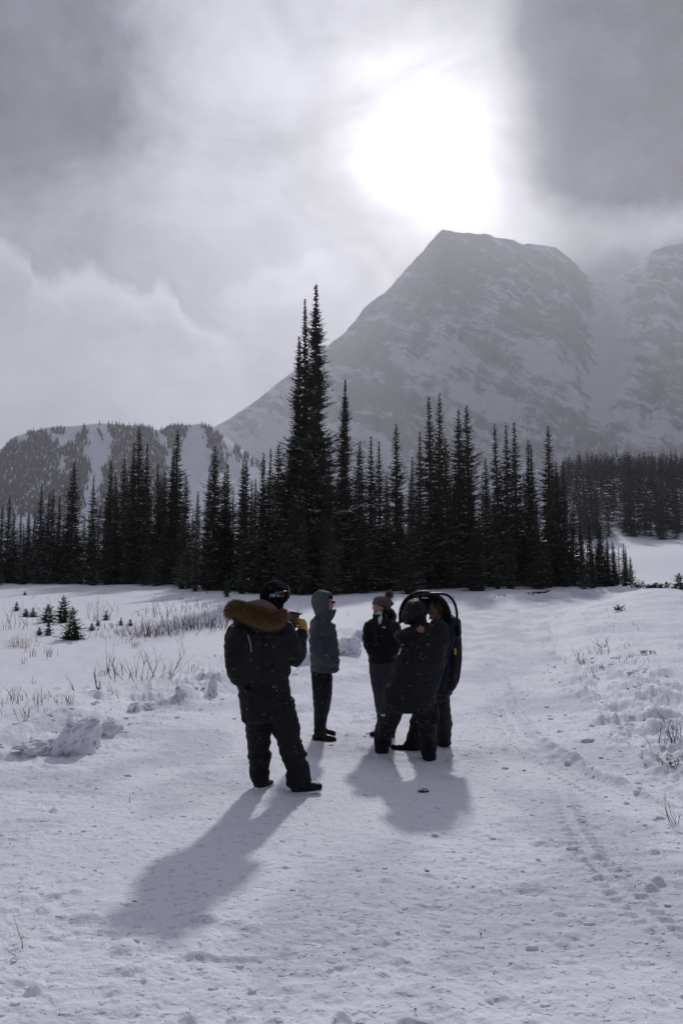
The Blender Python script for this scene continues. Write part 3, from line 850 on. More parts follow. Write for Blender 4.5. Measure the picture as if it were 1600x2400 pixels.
# ------------------------------------------------------------------ body building
class Figure:
    """a person standing at depth Y0; shapes are given where the sight lines of the photo cross that depth"""
    def __init__(s, Y0, foot_uv, label, name='person', cat='person'):
        s.Y0 = Y0
        p = P(foot_uv[0], foot_uv[1], Y0)
        s.org = Vector((p.x, Y0, gz(p.x, Y0)))
        if name == 'person':
            s.root = bpy.data.objects.new(name, None); COL.objects.link(s.root); s.root.location = s.org
            s.root['label'] = label; s.root['category'] = cat
    def pt(s, u, v, dy=0): return P(u, v, s.Y0 + dy)
    def k(s, px, dy=0): return px * (s.Y0 + dy) / F
    def g(s, u, v):
        """depth offset at which the sight line meets the snow"""
        d = ray(u, v); ys = np.linspace(s.Y0 - 1.2, s.Y0 + 1.2, 600); t = ys / d.y
        gap = CAMZ + d.z * t - ground_h(d.x * t, ys)
        i = int(np.argmax(gap <= 0)) if (gap <= 0).any() else int(np.argmin(gap))
        return float(ys[i] - s.Y0)

def ring_tube(bm, C, A, B, n=18, capr=True):
    """loft of ellipses: centres C, half widths A (sideways), half depths B (towards world Y)"""
    rings = []
    N = len(C)
    for i in range(N):
        t = (C[min(i + 1, N - 1)] - C[max(i - 1, 0)])
        t = t.normalized() if t.length > 1e-7 else Vector((0, 0, 1))
        yax = Vector((0, 1, 0))
        if abs(t.dot(yax)) > .93: yax = Vector((0, 0, 1))
        side = t.cross(yax).normalized(); dep = side.cross(t).normalized()
        rings.append((C[i], side, dep, A[i], B[i], t))
    ext = []
    def cap(r, sgn):
        c, sd_, dp, a, b, t = r; m = min(a, b, .045)
        return [(c + t * sgn * m * .45, sd_, dp, a * .86, b * .86, t), (c + t * sgn * m * .78, sd_, dp, a * .55, b * .55, t)]
    if capr:
        e = cap(rings[0], -1); rings = [e[1], e[0]] + rings
        f = cap(rings[-1], 1); rings = rings + f
    vs = []
    for (c, sd_, dp, a, b, t) in rings:
        vs.append([bm.verts.new(c + sd_ * (a * math.cos(q * 2 * math.pi / n)) + dp * (b * math.sin(q * 2 * math.pi / n))) for q in range(n)])
    for i in range(len(vs) - 1):
        for q in range(n):
            bm.faces.new((vs[i][q], vs[i][(q + 1) % n], vs[i + 1][(q + 1) % n], vs[i + 1][q]))
    bm.faces.new(vs[0][::-1]); bm.faces.new(vs[-1])

def smooth_path(rows, per=4):
    """Catmull-Rom through rows of numbers"""
    r = np.array(rows, float); n = len(r)
    if n < 3:
        t = np.linspace(0, 1, per + 1)[:, None]; return r[0] * (1 - t) + r[-1] * t
    out = []
    for i in range(n - 1):
        p0 = r[max(i - 1, 0)]; p1 = r[i]; p2 = r[i + 1]; p3 = r[min(i + 2, n - 1)]
        for k in range(per):
            t = k / per
            out.append(.5 * ((2 * p1) + (-p0 + p2) * t + (2 * p0 - 5 * p1 + 4 * p2 - p3) * t * t + (-p0 + 3 * p1 - 3 * p2 + p3) * t ** 3))
    out.append(r[-1]); return np.array(out)
class Blob:
    def __init__(s, fig): s.f = fig; s.bm = bmesh.new()
    def tube(s, rows, per=4, capr=True):
        """rows: (u, v, half width px, depth offset m, half depth m)"""
        r = smooth_path(rows, per); f = s.f
        C = [f.pt(q[0], q[1], q[3]) for q in r]
        ring_tube(s.bm, C, [f.k(q[2], q[3]) for q in r], [q[4] for q in r], capr=capr); return s
    def ell(s, u, v, ru, rv, dy, rd, rot=0):
        f = s.f; c = f.pt(u, v, dy); a, b = f.k(ru, dy), f.k(rv, dy)
        m = Matrix.Translation(c) @ Matrix.Rotation(rot, 4, 'Y') @ Matrix.Diagonal((a, rd, b, 1))
        bmesh.ops.create_uvsphere(s.bm, u_segments=20, v_segments=14, radius=1, matrix=m); return s
    def capsule(s, p, q, r0, r1):
        ring_tube(s.bm, [p, (p + q) / 2, q], [r0, (r0 + r1) / 2, r1], [r0, (r0 + r1) / 2, r1], n=12); return s
def finish(blob, name, mat, voxel=.012, smooth=3, disp=None, parent=None, local=None, label=None, mats=None, matfn=None):
    """union by voxel remesh, relax, then push the surface along its normals"""
    bm = blob.bm
    me = bpy.data.meshes.new('tmp'); bm.to_mesh(me); bm.free()
    o = bpy.data.objects.new('tmp', me); COL.objects.link(o)
    md = o.modifiers.new('r', 'REMESH'); md.mode = 'VOXEL'; md.voxel_size = voxel; md.adaptivity = 0
    if smooth:
        sm = o.modifiers.new('s', 'SMOOTH'); sm.factor = .5; sm.iterations = smooth
    dg = bpy.context.evaluated_depsgraph_get(); ev = o.evaluated_get(dg)
    m2 = bpy.data.meshes.new_from_object(ev)
    bpy.data.objects.remove(o); bpy.data.meshes.remove(me)
    n = len(m2.vertices); V = np.empty(n * 3); m2.vertices.foreach_get('co', V); V = V.reshape(-1, 3)
    if disp is not None:
        Nn = np.empty(n * 3); m2.vertices.foreach_get('normal', Nn); Nn = Nn.reshape(-1, 3)
        V = V + Nn * disp(V, Nn)[:, None]
    if parent is not None: V = V - np.array(parent.matrix_world_org)
    m2.vertices.foreach_set('co', V.ravel().astype(np.float32))
    m2.materials.clear()
    for q in (mats or [mat]): m2.materials.append(q)
    m2.polygons.foreach_set('use_smooth', np.ones(len(m2.polygons), bool))
    if matfn is not None:
        cen = np.empty(len(m2.polygons) * 3); m2.polygons.foreach_get('center', cen)
        m2.polygons.foreach_set('material_index', matfn(cen.reshape(-1, 3)).astype(np.int32))
    m2.update(); m2.name = name
    return m2
def part(fig, blob, name, mat, voxel=.012, smooth=3, disp=None, parent=None, label=None, **kw):
    me = finish(blob, name, mat, voxel, smooth, disp, **kw)
    me.transform(Matrix.Translation(-fig.org))
    return obj(name, me, parent if parent is not None else fig.root, label=label)
def raw_part(fig, bm, name, mat, parent=None, smooth=True, mats=None):
    me = bpy.data.meshes.new(name); bm.to_mesh(me); bm.free()
    for q in (mats or [mat]): me.materials.append(q)
    if smooth: me.polygons.foreach_set('use_smooth', np.ones(len(me.polygons), bool))
    me.transform(Matrix.Translation(-fig.org))
    return obj(name, me, parent if parent is not None else fig.root)

def folds(amp=.010, seed=0, sx=5, sz=9, fine=.35):
    """creases of loose cloth: ridged noise running mostly across the limb"""
    def f(V, N):
        p = np.stack([V[:, 0] * sx, V[:, 1] * sx, V[:, 2] * sz], -1)
        w = fbm3(p * .6, 2, seed + 3)
        a = 1 - 2 * np.abs(fbm3(p + w[:, None] * 1.2, 3, seed))
        b = fbm3(V * 34, 2, seed + 9)
        return amp * (a - .45) + amp * fine * b
    return f
def baffles(z_top, step_, amp=.013, seed=0, slant=0.0, cx=0):
    """quilted down tubes"""
    ff = folds(.006, seed, 9, 9)
    def f(V, N):
        z = (z_top - V[:, 2] - slant * (V[:, 0] - cx) + .012 * fbm3(V * 5, 2, seed)) / step_
        q = np.abs(np.sin(z * math.pi))
        return amp * (q ** .55 - .72) + ff(V, N)
    return f
def boot(fig, rows, name='boot', parent=None, sole='black_sole', v_sole=None):
    b = Blob(fig)
    for r in rows: b.tube(r)
    o = part(fig, b, name, M['boot'], .009, 3, folds(.004, 5, 14, 14), parent)
    return o
def box_bm(bm, c, ax, ay, az_, hx, hy, hz, bev=.0):
    vs = []
    for sx in (-1, 1):
        for sy in (-1, 1):
            for sz in (-1, 1): vs.append(bm.verts.new(c + ax * hx * sx + ay * hy * sy + az_ * hz * sz))
    fs = [bm.faces.new([vs[i] for i in q]) for q in ((0, 1, 3, 2), (4, 6, 7, 5), (0, 4, 5, 1), (2, 3, 7, 6), (0, 2, 6, 4), (1, 5, 7, 3))]
    if bev: bmesh.ops.bevel(bm, geom=list({e for f in fs for e in f.edges}), offset=bev, segments=2, affect='EDGES')
def strip_tube(bm, pts, r, n=8):
    ring_tube(bm, pts, [r] * len(pts), [r] * len(pts), n=n)
def head_shape(b, u, v, hw, hh, dy, face, depth=.105, nose=1.0):
    """skull, jaw, brow, nose, lips, ears; face = +1 looks to picture right, -1 to the left, 0 away"""
    b.ell(u, v - hh * .22, hw, hh * .78, dy, depth * .80)
    b.ell(u + face * hw * .22, v + hh * .42, hw * .68, hh * .55, dy, depth * .62)
    if face:
        b.ell(u + face * hw * .92, v + hh * .16, hw * .26, hh * .13, dy, .014, rot=face * .5)
        b.ell(u + face * hw * .80, v - hh * .12, hw * .22, hh * .10, dy, .045)
        b.ell(u + face * hw * .80, v + hh * .46, hw * .17, hh * .07, dy, .022)
        b.ell(u + face * hw * .70, v + hh * .78, hw * .26, hh * .18, dy, .026)
        b.ell(u - face * hw * .12, v + hh * .10, hw * .17, hh * .22, dy - depth * .76, .014)
    return b

# ================================================================== 1  man in the fur-hooded parka, seen from behind
fg = Figure(7.02, (655, 1840), 'man in black parka with brown fur hood and a yellow glove, his back turned')
R0 = fg.root
gl = fg.g(608, 1845); gr_ = fg.g(705, 1857)
b = Blob(fg)
head_shape(b, 640, 1398, 24, 34, 0.02, 0, .105)
b.tube([(640, 1425, 17, .02, .06), (638, 1455, 20, .02, .07)])
b.tube([(612, 1470, 44, .0, .11), (612, 1520, 50, .0, .12), (618, 1590, 44, 0, .12), (622, 1640, 44, 0, .12)])
b.tube([(600, 1640, 22, 0, .08), (604, 1700, 17, gl * .4, .07), (608, 1780, 11, gl * .9, .05), (606, 1830, 9, gl, .04)])
b.tube([(650, 1640, 22, 0, .08), (666, 1700, 17, gr_ * .4, .07), (690, 1775, 11, gr_ * .8, .05), (700, 1835, 9, gr_, .04)])
b.tube([(668, 1478, 17, .05, .06), (686, 1535, 15, .06, .05), (700, 1510, 12, .18, .04), (706, 1480, 9, .25, .03)])
b.tube([(562, 1478, 17, .05, .06), (556, 1530, 15, .14, .05), (600, 1525, 11, .30, .04), (664, 1488, 8, .34, .03)])
BL = lambda skin, z: dict(mats=[M[skin], M['black_knit']], matfn=lambda c: c[:, 2] < z)
body1 = part(fg, b, 'body', M['skin'], .014, 2, **BL('skin', fg.pt(640, 1450).z))
gl = fg.g(608, 1845); gr_ = fg.g(705, 1857)
# trousers: wide snow pants with flared gaiter cuffs
b = Blob(fg)
b.tube([(620, 1600, 56, 0, .155), (622, 1640, 61, 0, .165), (628, 1680, 58, 0, .16)])
b.tube([(596, 1645, 30, .0, .13), (604, 1690, 29, gl * .3, .125), (607, 1735, 26, gl * .6, .115), (609, 1770, 24, gl * .8, .105), (608, 1788, 22, gl, .095), (609, 1828, 21, gl, .095)])
b.tube([(655, 1650, 34, .0, .14), (664, 1690, 33, gr_ * .3, .135), (676, 1730, 29, gr_ * .6, .12), (689, 1775, 26, gr_ * .8, .11), (695, 1800, 26, gr_, .105), (700, 1838, 27, gr_, .105)])
b.tube([(608, 1772, 24, gl * .8, .108), (608, 1777, 25, gl * .8, .110)]); b.tube([(687, 1764, 27, gr_ * .8, .114), (689, 1770, 27, gr_ * .8, .114)])
b.ell(584, 1776, 4, 5, gl * .8, .03); b.ell(714, 1767, 5, 4, gr_ * .8, .03); b.ell(631, 1765, 4, 4, gl * .8, .03)
part(fg, b, 'trousers', M['black_pants'], .011, 2, folds(.020, 11, 4.5, 10))
# parka
b = Blob(fg)
b.tube([(640, 1446, 24, .03, .09), (625, 1462, 46, .02, .13), (614, 1480, 60, .01, .155), (614, 1530, 62, .0, .17), (618, 1580, 60, .0, .165), (619, 1612, 60, 0, .165), (620, 1640, 56, 0, .155)])
b.tube([(660, 1470, 24, .03, .10), (676, 1505, 26, .03, .10), (686, 1538, 24, .06, .095), (696, 1530, 19, .12, .085), (702, 1505, 15, .20, .07), (706, 1488, 13, .25, .06)])
b.tube([(560, 1475, 26, .03, .10), (552, 1520, 26, .12, .095), (580, 1535, 20, .24, .085), (640, 1505, 16, .33, .065), (660, 1494, 13, .35, .055)])
jk = part(fg, b, 'parka', M['black_shell'], .011, 3, folds(.022, 21, 5, 7))
# hood lying on the back with its lining and fur edge
b = Blob(fg)
b.tube([(560, 1452, 30, -.10, .10), (600, 1456, 34, -.12, .10), (640, 1462, 26, -.10, .09), (664, 1458, 12, -.06, .06)])
b.tube([(572, 1438, 20, -.10, .08), (610, 1434, 22, -.12, .08), (645, 1446, 16, -.08, .07)])
hood = part(fg, b, 'hood', M['black_shell'], .011, 3, folds(.008, 23, 7, 7), jk)
b = Blob(fg)
b.tube([(585, 1420, 11, -.10, .07), (612, 1418, 13, -.12, .075), (636, 1428, 11, -.11, .06), (652, 1441, 6, -.08, .04)])
part(fg, b, 'hood_lining', M['hood_lining'], .009, 3, folds(.006, 24, 8, 8), jk)
def fur_mesh(fig, path, n, seed, L=.048):
    g = np.random.default_rng(seed)
    r = smooth_path(path, 8)
    V = []; Fq = []; T = []
    for i in range(n):
        t = g.random() * (len(r) - 1.001); k = int(t); q = r[k] + (r[k + 1] - r[k]) * (t - k)
        c = np.array(fig.pt(q[0], q[1], q[3])); a = g.random() * 6.28
        w = fig.k(q[2], q[3])
        tan = np.array(fig.pt(*r[min(k + 1, len(r) - 1)][[0, 1]], r[min(k + 1, len(r) - 1)][3])) - np.array(fig.pt(*r[k][[0, 1]], r[k][3])); tan /= np.linalg.norm(tan) + 1e-9
        s1 = np.cross(tan, [0, 1, 0]); s1 /= np.linalg.norm(s1); s2 = np.cross(s1, tan)
        nrm = s1 * math.cos(a) + s2 * math.sin(a)
        root = c + (s1 * math.cos(a) * w + s2 * math.sin(a) * q[4])
        d = nrm * .75 + tan * g.normal() * .45 + np.array([0, 0, -.25]) + g.normal(size=3) * .28; d /= np.linalg.norm(d)
        l = L * (.55 + .7 * g.random()); s = np.cross(d, g.normal(size=3)); s /= np.linalg.norm(s); wd = .0008
        m = root + d * l * .55; tip = root + d * l + np.array([0, 0, -.22 * l])
        j = len(V); V += [root - s * wd, root + s * wd, m + s * wd * .8, m - s * wd * .8, tip]
        Fq += [(j, j + 1, j + 2, j + 3), (j + 3, j + 2, j + 4, j + 4)]
        tone = g.random() * .5 + .12 * g.normal(); T += [tone * .5, tone * .5, tone + .15, tone + .15, tone + .5]
    me = bpy.data.meshes.new('fur_trim')
    me.from_pydata([tuple(v) for v in V], [], [tuple(f) if f[2] != f[3] else f[:3] for f in Fq])
    me.materials.append(M['fur']); attr(me, 'tone', np.clip(T, 0, 1))
    me.transform(Matrix.Translation(-fig.org)); return me
FUR = [(541, 1436, 9, -.05, .05), (548, 1424, 11, -.10, .06), (566, 1427, 13, -.17, .07), (592, 1440, 14, -.21, .07), (618, 1450, 13, -.22, .07), (642, 1452, 12, -.18, .06), (657, 1446, 8, -.10, .05), (663, 1439, 4.5, -.04, .03)]
furbase = Blob(fg); furbase.tube(FUR, 6)
part(fg, furbase, 'fur_base', material('fur_underwool', (.045, .024, .012), .9, .1), .010, 2, None, hood)
obj('fur_trim', fur_mesh(fg, FUR, 26000, 3, .044), hood)
# balaclava and knitted cap with goggles strap
b = Blob(fg)
b.tube([(642, 1405, 26, .02, .11), (641, 1430, 20, .02, .09), (640, 1452, 22, .01, .10)])
part(fg, b, 'neck_warmer', M['black_knit'], .009, 3, folds(.006, 31, 9, 12))
b = Blob(fg)
b.ell(643, 1391, 31, 31, .01, .125)
b.tube([(642, 1386, 33, .01, .130), (642, 1396, 34, .0, .132), (641, 1404, 33, .0, .13)])
b.ell(617, 1402, 9, 6, -.02, .06, rot=-.5)
cap = part(fg, b, 'knitted_cap', M['black_knit'], .009, 3, folds(.003, 32, 16, 16))
bm = bmesh.new()
c0 = fg.pt(642, 1396, .0)
pts = [c0 + Vector((.128 * math.cos(a), .137 * math.sin(a), .020 + .02 * math.cos(a) - .0 * a)) for a in np.linspace(math.radians(-80), math.radians(75), 16)]
strip_tube(bm, pts, .006, 6)
strip_tube(bm, [fg.pt(674, 1373, .0), fg.pt(677, 1378, .0), fg.pt(678, 1392, .02), fg.pt(677, 1402, .02)], .0065, 6)
raw_part(fg, bm, 'goggles', M['glass_silver'])
# woven name on the back of the cap, four slanting letters and two red bars
def text_part(fig, s, u, v, px, dy, mat, parent, name='lettering', shear=.35, rz=0.0, ext=.0012, bend=None, tilt=0):
    cu = bpy.data.curves.new('t', 'FONT'); cu.body = s; cu.size = fig.k(px, dy); cu.shear = shear; cu.extrude = ext; cu.align_x = 'CENTER'; cu.align_y = 'CENTER'; cu.offset = fig.k(px, dy) * .025
    o = bpy.data.objects.new('t', cu); COL.objects.link(o)
    me = bpy.data.meshes.new_from_object(o.evaluated_get(bpy.context.evaluated_depsgraph_get()))
    bpy.data.objects.remove(o)
    me.materials.clear(); me.materials.append(mat)
    me.transform(Matrix.Translation(fig.pt(u, v, dy) - fig.org) @ Matrix.Rotation(rz, 4, 'Z') @ Matrix.Rotation(math.pi / 2, 4, 'X') @ Matrix.Rotation(tilt, 4, 'Z'))
    return obj(name, me, parent)
text_part(fg, 'vai', 638, 1394.5, 14, -.146, M['print_grey'], cap, shear=.4, tilt=-.08)
bm = bmesh.new()
def slant(bm, u, v, h, w, dy):
    a = [fg.pt(u - w - h * .25, v + h, dy), fg.pt(u + w - h * .25, v + h, dy), fg.pt(u + w + h * .35, v - h, dy), fg.pt(u - w + h * .35, v - h, dy)]
    vs = [bm.verts.new(q) for q in a] + [bm.verts.new(q + Vector((0, .012, 0))) for q in a]
    for q in ((0, 1, 2, 3), (7, 6, 5, 4), (0, 4, 5, 1), (1, 5, 6, 2), (2, 6, 7, 3), (3, 7, 4, 0)): bm.faces.new([vs[i] for i in q])
slant(bm, 652, 1396, 3.2, 1.8, -.144)
raw_part(fg, bm, 'stripe', M['print_grey'], cap, False)
bm = bmesh.new(); slant(bm, 658, 1396.3, 3.8, 1.5, -.140); raw_part(fg, bm, 'stripe', M['print_red'], cap, False)
bm = bmesh.new(); slant(bm, 663, 1396.6, 3.8, 1.5, -.136); raw_part(fg, bm, 'stripe', M['print_red'], cap, False)
# boots
b = Blob(fg); b.tube([(612, 1820, 17, gl, .06), (612, 1837, 19, gl, .065)]); b.tube([(603, 1840, 8, gl - .03, .05), (622, 1837, 8, gl + .03, .05), (632, 1833, 6, gl + .08, .045)])
bo = part(fg, b, 'boot', M['boot'], .008, 3, folds(.004, 41, 14, 14))
b = Blob(fg); b.tube([(598, 1847, 3, gl - .03, .055), (615, 1845, 3, gl, .055), (633, 1839, 3, gl + .08, .05)]); part(fg, b, 'sole', M['dirty_snow'], .007, 1, folds(.003, 42, 30, 30), bo)
b = Blob(fg); b.tube([(700, 1826, 21, gr_, .07), (702, 1842, 22, gr_, .07)]); b.tube([(690, 1846, 11, gr_, .06), (715, 1844, 11, gr_, .06), (738, 1843, 10, gr_, .055), (748, 1845, 8, gr_, .05)])
bo = part(fg, b, 'boot', M['boot'], .008, 3, folds(.004, 43, 14, 14))
b = Blob(fg); b.tube([(682, 1857, 3, gr_, .065), (715, 1857, 3, gr_, .065), (752, 1852, 3, gr_, .055)]); part(fg, b, 'sole', M['dirty_snow'], .007, 1, folds(.003, 44, 30, 30), bo)
# left-hand ground correction of the far foot is in the depth offsets
# gloved hand with separate fingers wrapped round the device
hc = fg.pt(706, 1466, .26)
ux = Vector((1, 0, 0)); uy = Vector((0, 1, 0)); uz = Vector((0, 0, 1))
b = Blob(fg)
b.tube([(704, 1492, 11, .25, .045), (708, 1480, 12, .26, .042), (709, 1468, 11, .26, .040), (708, 1458, 9, .26, .036)])
def finger(b, pts, r):
    P_ = [Vector(p) for p in pts]
    ring_tube(b.bm, P_, [r * (1 - .12 * i) for i in range(len(P_))], [r * (1 - .12 * i) for i in range(len(P_))], n=10)
for k, (dz, ln, yo) in enumerate(((.040, .060, -.024), (.020, .068, -.026), (-.002, .064, -.026), (-.022, .050, -.022))):
    base = hc + Vector((.012, yo, dz * 1.08 + .004))
    finger(b, [base, base + Vector((-.5 * ln, -.012, .012)), base + Vector((-.95 * ln, -.004, .010)), base + Vector((-1.15 * ln, .016, .002))], .0096)
th = hc + Vector((-.006, .010, -.004)); finger(b, [th, th + Vector((-.02, -.002, .030)), th + Vector((-.028, -.006, .062))], .0135)
part(fg, b, 'glove', M['yellow_glove'], .0042, 1, folds(.002, 51, 30, 30), mats=[M['yellow_glove'], M['grey_patch']], matfn=lambda c: (((c[:, 0] - hc.x - .022) / .022) ** 2 + ((c[:, 2] - hc.z + .055) / .026) ** 2 < 1) | (np.abs(c[:, 0] - (hc.x - .03)) + np.abs(c[:, 2] - hc.z - .004) * .8 < .016))
b = Blob(fg)
h2 = fg.pt(672, 1486, .36)
b.tube([(655, 1494, 10, .35, .04), (668, 1488, 10, .36, .036), (676, 1482, 8, .36, .030)])
for k, dz in enumerate((.030, .012, -.006, -.022)):
    base = h2 + Vector((.01, -.012, dz)); finger(b, [base, base + Vector((.028, -.006, .016)), base + Vector((.046, .006, .02))], .011)
th = h2 + Vector((0, -.01, .02)); finger(b, [th, th + Vector((.008, -.008, .03)), th + Vector((.022, -.006, .048))], .012)
part(fg, b, 'glove', M['grey_patch'], .0055, 2, folds(.002, 52, 30, 30))

# backpack on the man's back: a thing of its own
class Sub:
    def __init__(s, fig): s.Y0 = fig.Y0; s.org = fig.org; s.pt = fig.pt; s.k = fig.k
def sub_thing(fig, name, label, cat):
    r = bpy.data.objects.new(name, None); COL.objects.link(r); r.location = fig.org; r['label'] = label; r['category'] = cat
    q = Sub(fig); q.root = r; return q
bp = sub_thing(fg, 'backpack', 'black backpack with a pale zip worn by the man in the fur-hooded parka', 'backpack')
b = Blob(bp)
b.tube([(566, 1482, 26, -.16, .09), (562, 1505, 33, -.19, .11), (560, 1540, 34, -.20, .12), (564, 1575, 32, -.19, .11), (574, 1592, 24, -.16, .09)], 4)
b.tube([(600, 1490, 14, -.14, .07), (602, 1540, 16, -.14, .08), (602, 1588, 14, -.14, .07)])
bag = part(bp, b, 'bag', M['black_shell'], .011, 3, folds(.008, 61, 6, 9))
b = Blob(bp)
b.tube([(552, 1530, 22, -.28, .05), (552, 1560, 23, -.29, .055), (556, 1582, 18, -.27, .045)]); part(bp, b, 'front_pocket', M['black_down'], .009, 3, folds(.006, 62, 7, 7))
bm = bmesh.new(); strip_tube(bm, [bp.pt(581, 1489, -.305), bp.pt(584, 1500, -.315), bp.pt(587, 1512, -.315), bp.pt(588.5, 1528, -.305)], .0035, 6); raw_part(bp, bm, 'zip', M['zip'], bag)
b = Blob(bp); b.tube([(604, 1472, 5, -.12, .03), (600, 1500, 5, -.20, .02)]); b.tube([(560, 1470, 5, -.10, .03), (556, 1490, 5, -.18, .02)]); part(bp, b, 'shoulder_strap', M['black_pants'], .009, 2)
# handheld device
dv = sub_thing(fg, 'handheld_device', 'dark grey handheld device with a dark flap, held up in the yellow glove', 'device')
bm = bmesh.new()
q0 = dv.pt(685, 1453, .30); ax = Vector((.93, .25, -.18)).normalized(); az_ = Vector((.25, .05, .96)).normalized(); ay = az_.cross(ax)
box_bm(bm, q0, ax, ay, az_, .052, .014, .062, .004); raw_part(dv, bm, 'body', M['plastic_grey'], smooth=False)
bm = bmesh.new(); box_bm(bm, q0 + az_ * .066 - ay * .02 + ax * .006, ax, ay, az_, .054, .036, .008, .003); raw_part(dv, bm, 'flap', M['plastic_black'], smooth=False)
bm = bmesh.new(); box_bm(bm, dv.pt(692, 1462, .255), ax, ay, (az_ + ax * .35).normalized(), .022, .020, .052, .006); raw_part(dv, bm, 'grip', M['plastic_black'], smooth=False)
bm = bmesh.new(); box_bm(bm, dv.pt(684, 1477, .27), ax, ay, az_, .020, .004, .012, .002); raw_part(dv, bm, 'cloth', M['lavender'], smooth=False)

# ================================================================== 2  man in the grey hooded puffer
fg = Figure(9.25, (757, 1735), 'man in grey puffer jacket with hood up and sunglasses, hands in his pockets')
g1 = fg.g(758, 1736); g2 = fg.g(764, 1721)
b = Blob(fg)
head_shape(b, 765, 1415, 16, 20, 0, 1, .095)
b.tube([(758, 1432, 10, 0, .05), (757, 1450, 12, 0, .06)])
b.tube([(755, 1468, 18, 0, .14), (757, 1510, 22, 0, .14), (758, 1560, 22, 0, .15)])
b.tube([(752, 1565, 14, -.08, .07), (752, 1640, 11, -.06 + g1 * .3, .05), (749, 1705, 6, g1, .04), (750, 1718, 5, g1, .035)])
b.tube([(756, 1565, 14, .08, .07), (756, 1640, 11, .06 + g2 * .3, .05), (752, 1692, 6, g2, .04), (752, 1704, 5, g2, .035)])
b.tube([(750, 1475, 11, -.17, .05), (747, 1530, 10, -.19, .045), (776, 1556, 8, -.16, .04)])
part(fg, b, 'body', M['skin'], .009, 2, **BL('skin', fg.pt(757, 1446).z))
bm = bmesh.new()
for dyy in (-.052, -.005):
    bmesh.ops.create_uvsphere(bm, u_segments=14, v_segments=8, radius=1, matrix=Matrix.Translation(fg.pt(781 + (2 if dyy > -.03 else 0), 1411.5, dyy)) @ Matrix.Diagonal((.016, .028, .020, 1)))
strip_tube(bm, [fg.pt(782, 1410, -.062), fg.pt(774, 1409.5, -.075), fg.pt(768, 1409, -.078)], .0035, 6)
raw_part(fg, bm, 'sunglasses', M['lens'])
g1 = fg.g(758, 1736); g2 = fg.g(764, 1721)
b = Blob(fg)
b.tube([(751, 1560, 24, 0, .165), (753, 1590, 24, 0, .165)])
b.tube([(753, 1585, 23, -.075, .10), (753, 1620, 21, -.075, .095), (752, 1660, 17, -.04 + g1 * .5, .08), (749, 1700, 13.5, g1, .07), (748, 1720, 12.5, g1, .065)])
b.tube([(756, 1585, 23, .075, .10), (757, 1620, 21, .075, .095), (756, 1655, 17, .04 + g2 * .5, .08), (752, 1690, 13, g2, .07), (751, 1706, 12, g2, .065)])
part(fg, b, 'trousers', M['black_pants'], .011, 2, folds(.007, 71, 6, 10))
b = Blob(fg)
b.tube([(760, 1448, 16, 0, .12), (756, 1458, 27, 0, .19), (756, 1475, 31, 0, .22), (759, 1510, 33, 0, .22), (761, 1545, 34, 0, .22), (761, 1570, 32.5, 0, .21)], 5)
b.tube([(750, 1468, 18, -.15, .09), (742, 1495, 16, -.19, .09), (743, 1520, 17, -.21, .09), (756, 1540, 15, -.21, .085), (774, 1557, 11, -.19, .07)])
b.tube([(752, 1468, 18, .15, .09), (748, 1510, 16, .20, .09), (768, 1550, 12, .19, .075)])
g0 = fg.pt(757, 1450).z
pj = part(fg, b, 'puffer_jacket', M['grey_puffer'], .0095, 2, baffles(g0, .105, .014, 72, .10, fg.org.x))
b = Blob(fg); b.tube([(731, 1573, 2, -.02, .21), (761, 1574, 2.5, -.02, .22), (792, 1571, 2, -.02, .20)]); 
b.bm.free()
# hood: outer shell minus the face opening, built as overlapping rings
b = Blob(fg)
b.tube([(753, 1401, 22, 0, .115), (752, 1412, 23, 0, .125), (754, 1430, 19, 0, .12), (758, 1446, 17, 0, .11)])
b.ell(753, 1403, 22.5, 20, 0, .12)
b.tube([(760, 1392, 8, 0, .105), (770, 1393, 6, 0, .095), (775, 1395, 3, 0, .085)])
b.tube([(764, 1448, 15, 0, .10), (774, 1442, 10, 0, .085), (781, 1435, 6, 0, .075), (785, 1430, 3, 0, .06)])
part(fg, b, 'hood', M['grey_hood'], .009, 3, folds(.005, 75, 10, 10), pj)
b = Blob(fg); b.tube([(768, 1396, 9, 0, .085), (776, 1400, 5, 0, .075)]); part(fg, b, 'beanie', M['black_knit'], .008, 2, None)
for (rows, sl_) in (([(748, 1712, 12, g1, .055), (750, 1724, 14, g1, .058)], [(737, 1728, 7, g1, .048), (758, 1729, 8, g1, .05), (778, 1732, 7, g1, .045), (783, 1734, 6, g1, .042)]), ([(751, 1700, 11, g2, .055), (753, 1710, 12, g2, .055)], [(745, 1714, 7, g2, .048), (762, 1715, 7, g2, .05), (778, 1718, 6, g2, .045), (783, 1720, 5, g2, .04)])):
    b = Blob(fg); b.tube(rows); b.tube(sl_)
    bo = part(fg, b, 'boot', M['boot'], .008, 3, folds(.004, 76, 14, 14))
    r2 = [(q[0] + (1 if i else -3), q[1] + 6.5, 2.2, q[3], q[4] + .004) for i, q in enumerate(sl_)]
    b = Blob(fg); b.tube(r2); part(fg, b, 'sole', M['sole'], .007, 1, None, bo)

